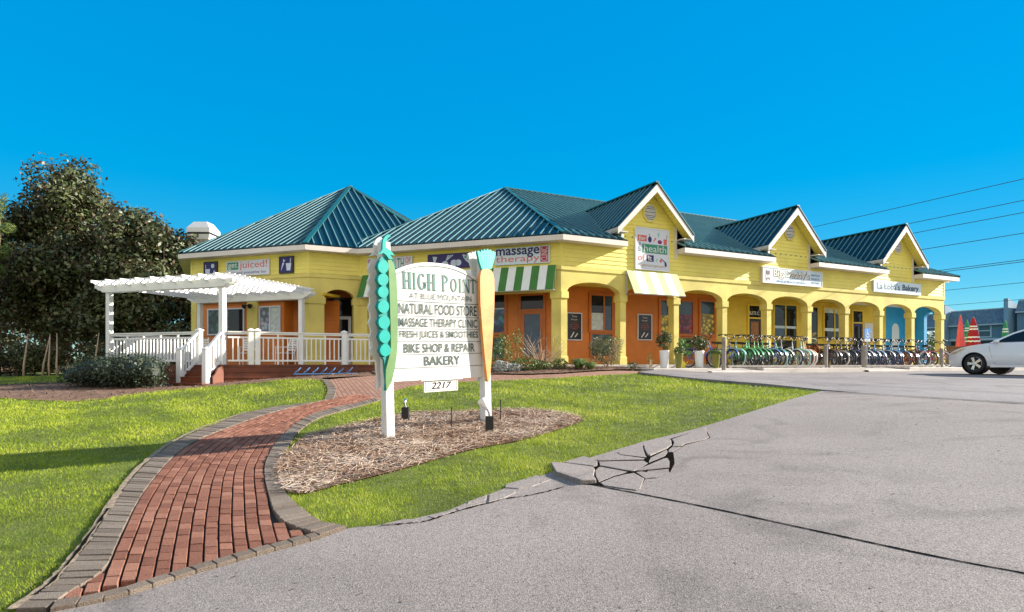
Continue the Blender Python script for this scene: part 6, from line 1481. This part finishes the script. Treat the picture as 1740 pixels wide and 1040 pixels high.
# understorey below the trees
for px_, Y, w_, h, lab in ((20,30,1.7,1.5,'dark low shrub under the left side of the tall magnolia'),(90,31,1.5,1.3,'dark low shrub under the middle of the tall magnolia'),(185,29.5,1.6,1.4,'dark low shrub under the right magnolia'),(260,28.5,1.7,1.7,'dark low shrub behind the left deck railing'),(318,28,1.3,2.0,'tall dark shrub between the magnolia and the building corner'),(-60,29,2.0,1.5,'dark low shrub at the left edge of the photo')):
    b = gp(px_, Y); e = empty('shrub', b, lab, 'shrub', 'shrubs under the magnolias')
    foliage('foliage', [(b[0]+random.uniform(-.6,.6)*w_, b[1]+random.uniform(-.5,.5), b[2]+random.uniform(.3,.75)*h, w_*.5, .7, h*.45) for i in range(6)], 2600, .15, M['magnolia'], e)
    mb = MB()
    for k in range(4): mb.tube([Vector(b)+Vector((random.uniform(-.3,.3),0,-.1)), Vector(b)+Vector((random.uniform(-.6,.6)*w_,random.uniform(-.3,.3),h*.7))], [.04,.02], 5)
    mb.build('stem', M['bark'], e)
for px_, Y in ((40,26.5),(72,27.5),(84,27.2),(98,26.8),(160,27)):
    b = Vector(gp(px_, Y)); mb = MB(); k = random.uniform(-.12,.12); mb.tube([b+Vector((0,0,-.1)), b+Vector((k*.5,0,.5)), b+Vector((k*1.0,.1,1.1)), b+Vector((k*1.8,.2,1.9))], [.05,.042,.034,.015], 6)
    tag(mb.build('sapling_trunk', M['twig'], smooth=True), 'thin pale bare trunk standing under the magnolias', 'trunk', 'thin pale trunks under the magnolias')
mb = MB()
tag(sheet('fallen_leaves', g2([(-60,640),(0,633),(60,630),(130,628),(190,630),(190,624),(100,622),(0,622),(-60,624)]), .02, mat('leaf_litter', (.20,.09,.04), .95, .4, 6, .6, 40), .8), kind='structure')
tag(sheet('lawn_soil', [Vector(p[:2]) for p in (gp(-160,18),gp(-160,27),gp(120,26),gp(200,24.5),gp(215,20),gp(120,18.4))], .02, M['grassbase'], .8), kind='structure')
blades('grass', [tuple(p[:2]) for p in (gp(-160,18.2),gp(-160,26.5),gp(120,25.5),gp(200,24),gp(213,20),gp(120,18.6))], None, dens=((0,60,420,.014,.06),), label='far strip of grass between the hedge bed and the magnolias', cat='grass')
# dense undergrowth closing the view below the crowns
und = [(x, 44+random.uniform(-2,2), gz(x,44)+random.uniform(.4,1.6), 1.6, 1.2, random.uniform(1.0,1.7)) for x in np.arange(-62,-17,1.3)]
tag(foliage('woodland_undergrowth', und, 14000, .38, M['magnolia']), 'dark continuous undergrowth behind the magnolia trunks', 'undergrowth', kind='stuff')
# clipped hedge in front of the deck
h0, h1 = Vector((-12.05,16.7,0)), Vector((-9.75,16.3,0)); hb = []
for i in range(26):
    t = i/25; p = h0.lerp(h1, t); g = gz(p.x, p.y); s = 1.02 if t > .22 else .75
    hb.append((p.x+random.uniform(-.06,.06), p.y+random.uniform(-.32,.32), g+.42*s+random.uniform(-.03,.04), .42, .46, .45*s))
e = empty('hedge', (h0.x/2+h1.x/2, h0.y/2+h1.y/2, gz(-11,16.5)), 'low clipped dark hedge in front of the left porch railing', 'hedge')
foliage('foliage', hb, 15000, .062, M['hedge'], e, shell=.4, asp=.5)
part(e, 'stem', M['bark'], lambda mb: [mb.tube([h0.lerp(h1, t)+Vector((0,0,gz(*h0.lerp(h1,t).to_2d())-.1)), h0.lerp(h1, t)+Vector((random.uniform(-.15,.15),0,gz(*h0.lerp(h1,t).to_2d())+.45))], [.03,.015], 5) for t in [k/12 for k in range(13)]])
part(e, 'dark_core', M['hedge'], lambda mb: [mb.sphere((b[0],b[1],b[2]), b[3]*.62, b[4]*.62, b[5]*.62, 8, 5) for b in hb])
# planting bed along the entry
def bushy(px, Y, blobs, n, size, m, label, cat='plant', group='plants in the entry bed', **k):
    x = (px-CX)/FPX*Y; b = Vector((x, Y, gz(x, Y)+.03)); e = empty('garden_plant', b, label, cat, group); foliage('foliage', [(b.x+a, b.y+c, b.z+d, r1, r2, r3) for a, c, d, r1, r2, r3 in blobs], n, size, m, e, **k)
    mb = MB()
    for i in range(5): mb.tube([b+Vector((0,0,-.05)), b+Vector((random.uniform(-.6,.6)*blobs[0][3], random.uniform(-.4,.4)*blobs[0][4], blobs[0][2]))], [.014,.006], 4)
    mb.build('stem', M['twig'], e); return e
bushy(1030, 19.0, [(0,0,.5,.48,.4,.45),(.25,0,.75,.28,.3,.3),(-.28,.1,.7,.25,.25,.28)], 2300, .06, M['leaf_pink'], 'grey green and pink bush left of the second column', up=.1)
bushy(848, 18.2, [(0,0,.45,.32,.28,.42),(.1,0,.85,.2,.2,.25)], 1100, .07, M['leaf_mid'], 'tall green plant with upright stems right of the carrot', asp=.25)
bushy(876, 18.8, [(0,0,.5,.28,.28,.5),(.05,0,1.0,.16,.16,.25)], 800, .07, M['leaf_mid'], 'slender green plant before the orange door', asp=.22)
bushy(851, 17.4, [(0,0,.18,.24,.2,.17)], 700, .05, M['leaf_grey'], 'silvery grey low plant right of the carrot tip')
bushy(872, 17.6, [(0,0,.13,.22,.2,.13)], 450, .05, M['leaf_grey'], 'second silvery grey low plant, farther right')
bushy(893, 17.9, [(0,0,.2,.42,.25,.2)], 900, .06, M['leaf_mid'], 'low green plant in front of the bare shrub')
bushy(950, 18.4, [(0,0,.16,.3,.22,.16)], 600, .06, M['leaf_mid'], 'low green plant at the foot of the corner column')
bushy(918, 18.1, [(0,0,.14,.3,.2,.14)], 500, .06, M['leaf_mid'], 'low green ground plant under the bare shrub')
bushy(1075, 18.6, [(0,0,.12,.16,.16,.12)], 220, .05, M['leaf_dark'], 'small dark green plant right of the second column')
bushy(1105, 18.7, [(0,0,.32,.1,.1,.25)], 90, .05, M['leaf_mid'], 'thin weedy seedling below the second menu poster', asp=.4)
for px_, Y, lab in ((700,19.0,'low green plant behind the sign board, left'),(745,18.8,'low green plant behind the sign board, middle'),(795,18.6,'low green plant behind the sign board, right')): bushy(px_, Y, [(0,0,.25,.35,.25,.25)], 700, .07, M['leaf_mid'], lab)
def clump(px, Y, r, h, n, label):
    x = (px-CX)/FPX*Y; b = np.array([x, Y, gz(x, Y)+.03]); a = RNG.uniform(0,6.28,n); s = RNG.uniform(.2,1,n)*r; dx, dy = np.cos(a), np.sin(a); hh = h*RNG.uniform(.6,1.1,n); w_ = .011
    base = b+np.stack([dx*s*.25, dy*s*.25, 0*a], 1); mid = b+np.stack([dx*s*.7, dy*s*.7, hh], 1); tip = b+np.stack([dx*s*1.3, dy*s*1.3, hh*.6], 1); sd = np.stack([-dy, dx, 0*a], 1)*w_
    V = np.stack([base-sd, base+sd, mid+sd*.8, mid-sd*.8, mid-sd*.8, mid+sd*.8, tip+sd*.2, tip-sd*.2], 1).reshape(-1,3); F = np.arange(len(V)).reshape(-1,4)
    o = np_mesh('daylily_clump', V, F, M['leaf_mid'], None, np.repeat(RNG.uniform(.3,1,n), 8)); tag(o, label, 'plant', 'daylily clumps')
clump(984, 18.3, .32, .30, 420, 'larger arching daylily clump left of the pink bush'); clump(1003, 18.1, .26, .22, 300, 'smaller bright daylily clump in front of the pink bush')
b = Vector((.98, 18.3, gz(.98, 18.3))); e = empty('bare_shrub', b, 'leafless pale twig shrub in front of the corner column', 'shrub'); mb = MB()
for i in range(46):
    a = random.uniform(0,6.28); L = random.uniform(.5,1.25); sp = random.uniform(.3,1.0); d = Vector((math.cos(a)*sp, math.sin(a)*sp*.8, 1.0)).normalized(); p0 = b+Vector((math.cos(a)*.05, math.sin(a)*.05, -.05)); p1 = p0+d*L*.5; p2 = p0+d*L+Vector((math.cos(a)*.12,0,random.uniform(-.15,.1)))
    mb.tube([p0, p1, p2], [.012,.008,.003], 4)
    for k in range(3):
        q = p1.lerp(p2, random.random()); mb.tube([q, q+Vector((random.uniform(-.22,.22),random.uniform(-.15,.15),random.uniform(.05,.28)))], [.005,.002], 3)
mb.build('twigs', M['twig'], e)
part(e, 'trunk', M['bark'], lambda mb: mb.tube([b+Vector((0,0,-.1)), b+Vector((.05,0,.5)), b+Vector((.06,0,1.05))], [.035,.03,.02], 6))
# palm and flowering shrub at the far end
p = F1(17.3,-.55,-.03); e = empty('potted_palm', p, 'small green palm in a pot by the far blue passage', 'plant'); part(e, 'pot', M['black'], lambda mb: mb.lathe([(.13,0),(.19,.38),(.2,.4),(.17,.38)], p, 16))
def fronds(mb):
    for i in range(16):
        a = 6.28*i/16+.2; up = random.uniform(.3,.9); P = [p+Vector((math.cos(a)*r*.75, math.sin(a)*r*.75, .4+up*r*1.3-1.0*r*r)) for r in (0,.25,.5,.75)]
        for k in range(3):
            for j in range(3):
                q = P[k].lerp(P[k+1], j/3)
                for s in (-1,1): mb.poly([q, q+Vector((math.cos(a)*.06,math.sin(a)*.06,.02)), q+Vector((-math.sin(a)*s*.2+math.cos(a)*.15, math.cos(a)*s*.2+math.sin(a)*.15, -.06))])
part(e, 'fronds', M['leaf_mid'], fronds)
p = F1(22.8,-1.2,-.25); e = empty('flowering_shrub', p, 'pale topped shrub seen through the last arch', 'shrub'); foliage('foliage', [(p.x,p.y,p.z+.9,.6,.6,.9),(p.x+.3,p.y,p.z+1.2,.4,.4,.6)], 900, .16, M['leaf_mid'], e); foliage('flowers', [(p.x,p.y,p.z+1.7,.45,.45,.25)], 160, .12, M['whitepot'], e, asp=.8)
part(e, 'stem', M['bark'], lambda mb: [mb.tube([p, p+Vector((random.uniform(-.3,.3),0,1.0))], [.03,.015], 5) for i in range(4)])

# ================================================================== patio, houses, wires and chimney beyond
def umbrella(px, Y, ztop, h, r, mats, label):
    x = (px-CX)/FPX*Y; b = Vector((x, Y, gz(x, Y))); e = empty('patio_umbrella', b, label, 'umbrella', 'folded patio umbrellas beyond the shop'); z0 = ztop-h-b.z
    part(e, 'pole', M['wood_grey'], lambda mb: mb.tube([b, b+Vector((0,0,ztop-b.z+.06))], .022, 6))
    nb = 22; prof = lambda t: r*(.16+.84*t**.8) if t > .12 else r*(.16+t*2.2)*.8
    for m_i, mm in enumerate(mats):
        mb = MB()
        for k in range(nb):
            if (1 if k in (6,8,14,17) else 0)*(len(mats) > 1) != m_i: continue
            t0, t1 = k/nb, (k+1)/nb; n = 24; vs = []
            for t in (t0, t1):
                for j in range(n):
                    a = 2*math.pi*j/n; rr = prof(t)*(1+.16*math.cos(8*a)); zz = ztop-b.z-h*t+.02*math.cos(8*a)*t; vs.append(b+Vector((rr*math.cos(a), rr*math.sin(a), zz)))
            mb.add(vs, [(j,(j+1)%n,n+(j+1)%n,n+j) for j in range(n)])
        mb.build('canopy' if m_i == 0 else 'canopy_stripe', mm, e, True)
cw_ = M['awn_w']; cloth = lambda nm, c: mat(nm, c, .8, .15, 4)
CR, CGc, CC = cloth('red_umbrella_cloth', (.33,.006,.014)), cloth('green_umbrella_cloth', (.03,.25,.12)), cloth('coral_umbrella_cloth', (.72,.10,.12))
umbrella(1632, 34, 2.72, 1.75, .20, [CC], 'coral folded umbrella right of the last column')
umbrella(1643, 39, 2.80, 1.7, .24, [CGc, cw_], 'green and white folded umbrella behind the red one')
umbrella(1654, 33, 2.52, 1.62, .30, [CR, cw_], 'red and white half folded umbrella in the middle of the patio')
umbrella(1708, 38, 2.72, 1.8, .26, [CGc, cw_], 'green and white folded umbrella above the car')
for px_, Y, lab in ((1692,31,'white patio table behind the car'),(1615,35,'white patio table behind the red bicycle')):
    x = (px_-CX)/FPX*Y; b = Vector((x,Y,gz(x,Y))); e = empty('patio_table', b, lab, 'table', 'patio tables beyond the shop'); part(e, 'tabletop', M['white'], lambda mb: mb.box(x-.7,x+.7,Y-.4,Y+.4,b.z+.92,b.z+.98))
    for sx_ in (-.6,.6):
        for sy in (-.3,.3): part(e, 'leg', M['white'], lambda mb: mb.bar(b+Vector((sx_,sy,0)), b+Vector((sx_*.8,sy*.8,.93)), .06, .06))
a, b2 = at(1560,618,43), at(1790,618,43); a.z = b2.z = -.35; Ff = Frame((a.x,a.y), (b2.x-a.x, b2.y-a.y)); e = empty('wooden_fence', Ff(4.5,0,-.35), 'brown wooden fence behind the patio umbrellas', 'fence'); L = (b2-a).length
M['fencewood'] = mat('fence_wood', (.20,.10,.045), .8, .3, 5)
part(e, 'boards', M['fencewood'], lambda mb: [mb.fbox(Ff, i*.16, i*.16+.145, 0, .025, -.4, 1.28+random.uniform(-.01,.01)) for i in range(int(L/.16))]); part(e, 'top_rail', M['fencewood'], lambda mb: mb.fbox(Ff, 0, L, -.06, -.002, 1.0, 1.1))
M['hblue'] = mat('blue_grey_siding', (.10,.22,.33), .7, .1, .5); M['hroof'] = mat('blue_grey_shingle', (.085,.16,.24), .8, .25, 3); M['htrim'] = mat('pale_blue_trim', (.35,.48,.58), .6); M['hfin'] = mat('blue_fin_wall', (.15,.29,.42), .7, .08, .5)
FH = Frame((57.8,70), (-.439,.898)); FH.n = Vector((-.898,-.439,0))
def house(u0, u1, zt, zm, zb, label):
    e = empty('row_house', FH((u0+u1)/2,-3,-.5), label, 'house', 'blue grey houses beyond the patio')
    part(e, 'wall', M['hblue'], lambda mb: ([mb.fbox(FH, u0+.3*i, u0+.3*i+.28, -.03, .0, zb, zm) for i in range(int((u1-u0)/.3))], mb.fbox(FH, u0, u1, -6, -.031, -.5, zm)))
    part(e, 'roof', M['hroof'], lambda mb: (mb.hexa([FH(u0,.35,zm),FH(u1,.35,zm),FH(u1,-6.2,zm),FH(u0,-6.2,zm),FH(u0,-.35,zt),FH(u1,-.35,zt),FH(u1,-6.2,zt),FH(u0,-6.2,zt)]),))
    part(e, 'eave_trim', M['htrim'], lambda mb: (mb.fbox(FH, u0, u1, .0, .38, zm-.16, zm-.01), mb.fbox(FH, u0, u1, -.3, -.28, zt-.05, zt+.06)))
    part(e, 'base_trim', M['htrim'], lambda mb: mb.fbox(FH, u0, u1, .0, .1, zb-.25, zb-.005))
    part(e, 'carport_opening', M['black'], lambda mb: mb.fbox(FH, u0+.2, u1-.2, .0, .012, -.3, zb-.26))
    wn = part(e, 'window', M['htrim'], lambda mb: [mb.fbox(FH, a, b, 0, .07, c, d) for a, b, c, d in ((u0+1.6,u0+1.75,zb+.1,zm-.2),(u0+2.9,u0+3.05,zb+.1,zm-.2),(u0+1.751,u0+2.899,zb+.1,zb+.22),(u0+1.751,u0+2.899,zb+.85,zb+.97))]); part(wn, 'pane', M['glass_blue'], lambda mb: (mb.fbox(FH, u0+1.751, u0+2.899, .0, .03, zb+.971, zm-.2), mb.fbox(FH, u0+1.751, u0+2.899, 0, .025, zb+.221, zb+.849)))
    part(e, 'party_wall', M['hfin'], lambda mb: mb.prism([FH(u0-.45,.9,-.5),FH(u0-.45,.9,zt+1.0),FH(u0-.45,-3.5,zt-.3),FH(u0-.45,-3.5,-.5)], FH.u*.44))
house(0, 6.2, 6.55, 4.75, 3.05, 'blue grey house between fin walls behind the patio'); house(6.7, 16, 6.4, 4.7, 3.0, 'blue grey house seen through the last arch'); house(-9.5, -.9, 7.3, 6.0, 3.6, 'blue grey house at the right edge of the photo'); house(-22, -10.4, 7.2, 5.6, 3.3, 'blue grey house beyond the right edge, farthest right')
# chimney
p = at(346,618,33); e = empty('chimney', (p.x,p.y,-.4), 'beige chimney with flared white cap behind the octagon roof', 'chimney'); x, y = p.x, p.y; M['beige'] = mat('beige_stucco', (.42,.36,.31), .8, .1, 3)
part(e, 'shaft', M['beige'], lambda mb: mb.box(x-.52,x+.52,y-.5,y+.5,-.5,6.75))
part(e, 'cap', M['white'], lambda mb: (mb.hexa([(x-.54,y-.52,6.74),(x+.54,y-.52,6.74),(x+.54,y+.52,6.74),(x-.54,y+.52,6.74),(x-.62,y-.6,7.0),(x+.62,y-.6,7.0),(x+.62,y+.6,7.0),(x-.62,y+.6,7.0)]), mb.box(x-.62,x+.62,y-.6,y+.6,7.12,7.35), mb.hexa([(x-.62,y-.6,7.351),(x+.62,y-.6,7.351),(x+.62,y+.6,7.351),(x-.62,y+.6,7.351),(x-.36,y-.36,7.72),(x+.36,y-.36,7.72),(x+.36,y+.36,7.72),(x-.36,y+.36,7.72)])))
part(e, 'slot', M['black'], lambda mb: mb.box(x-.56,x+.56,y-.54,y+.54,7.001,7.119))
# overhead wires, running back past the right end of the shop
wd = Vector((-.4394,.8983,0)); M['wire'] = mat('wire', (.05,.07,.09), .6)
for y_, Y, lab in ((303.8,27.6,'highest overhead wire in the photo'),(340.3,27.9,'second overhead wire from the top'),(361,27.8,'third overhead wire from the top'),(396,27.7,'fourth overhead wire from the top'),(441,40,'upper wire of the close pair, fifth from the top'),(444.5,40.2,'lower wire of the close pair'),(480,54,'second lowest overhead wire in the photo'),(508.4,66,'lowest overhead wire, just above the blue houses')):
    p = at(1740, y_, Y); mb = MB(); P = [p+wd*t+Vector((0,0,.0006*(t-40)**2-.96)) if False else p+wd*t for t in (-70,-40,-20,0,25,50,80,120,170)]
    mb.tube(P, .016 if Y < 30 else .022, 4); tag(mb.build('overhead_wire', M['wire']), lab, 'wire', 'overhead wires right of the shop')
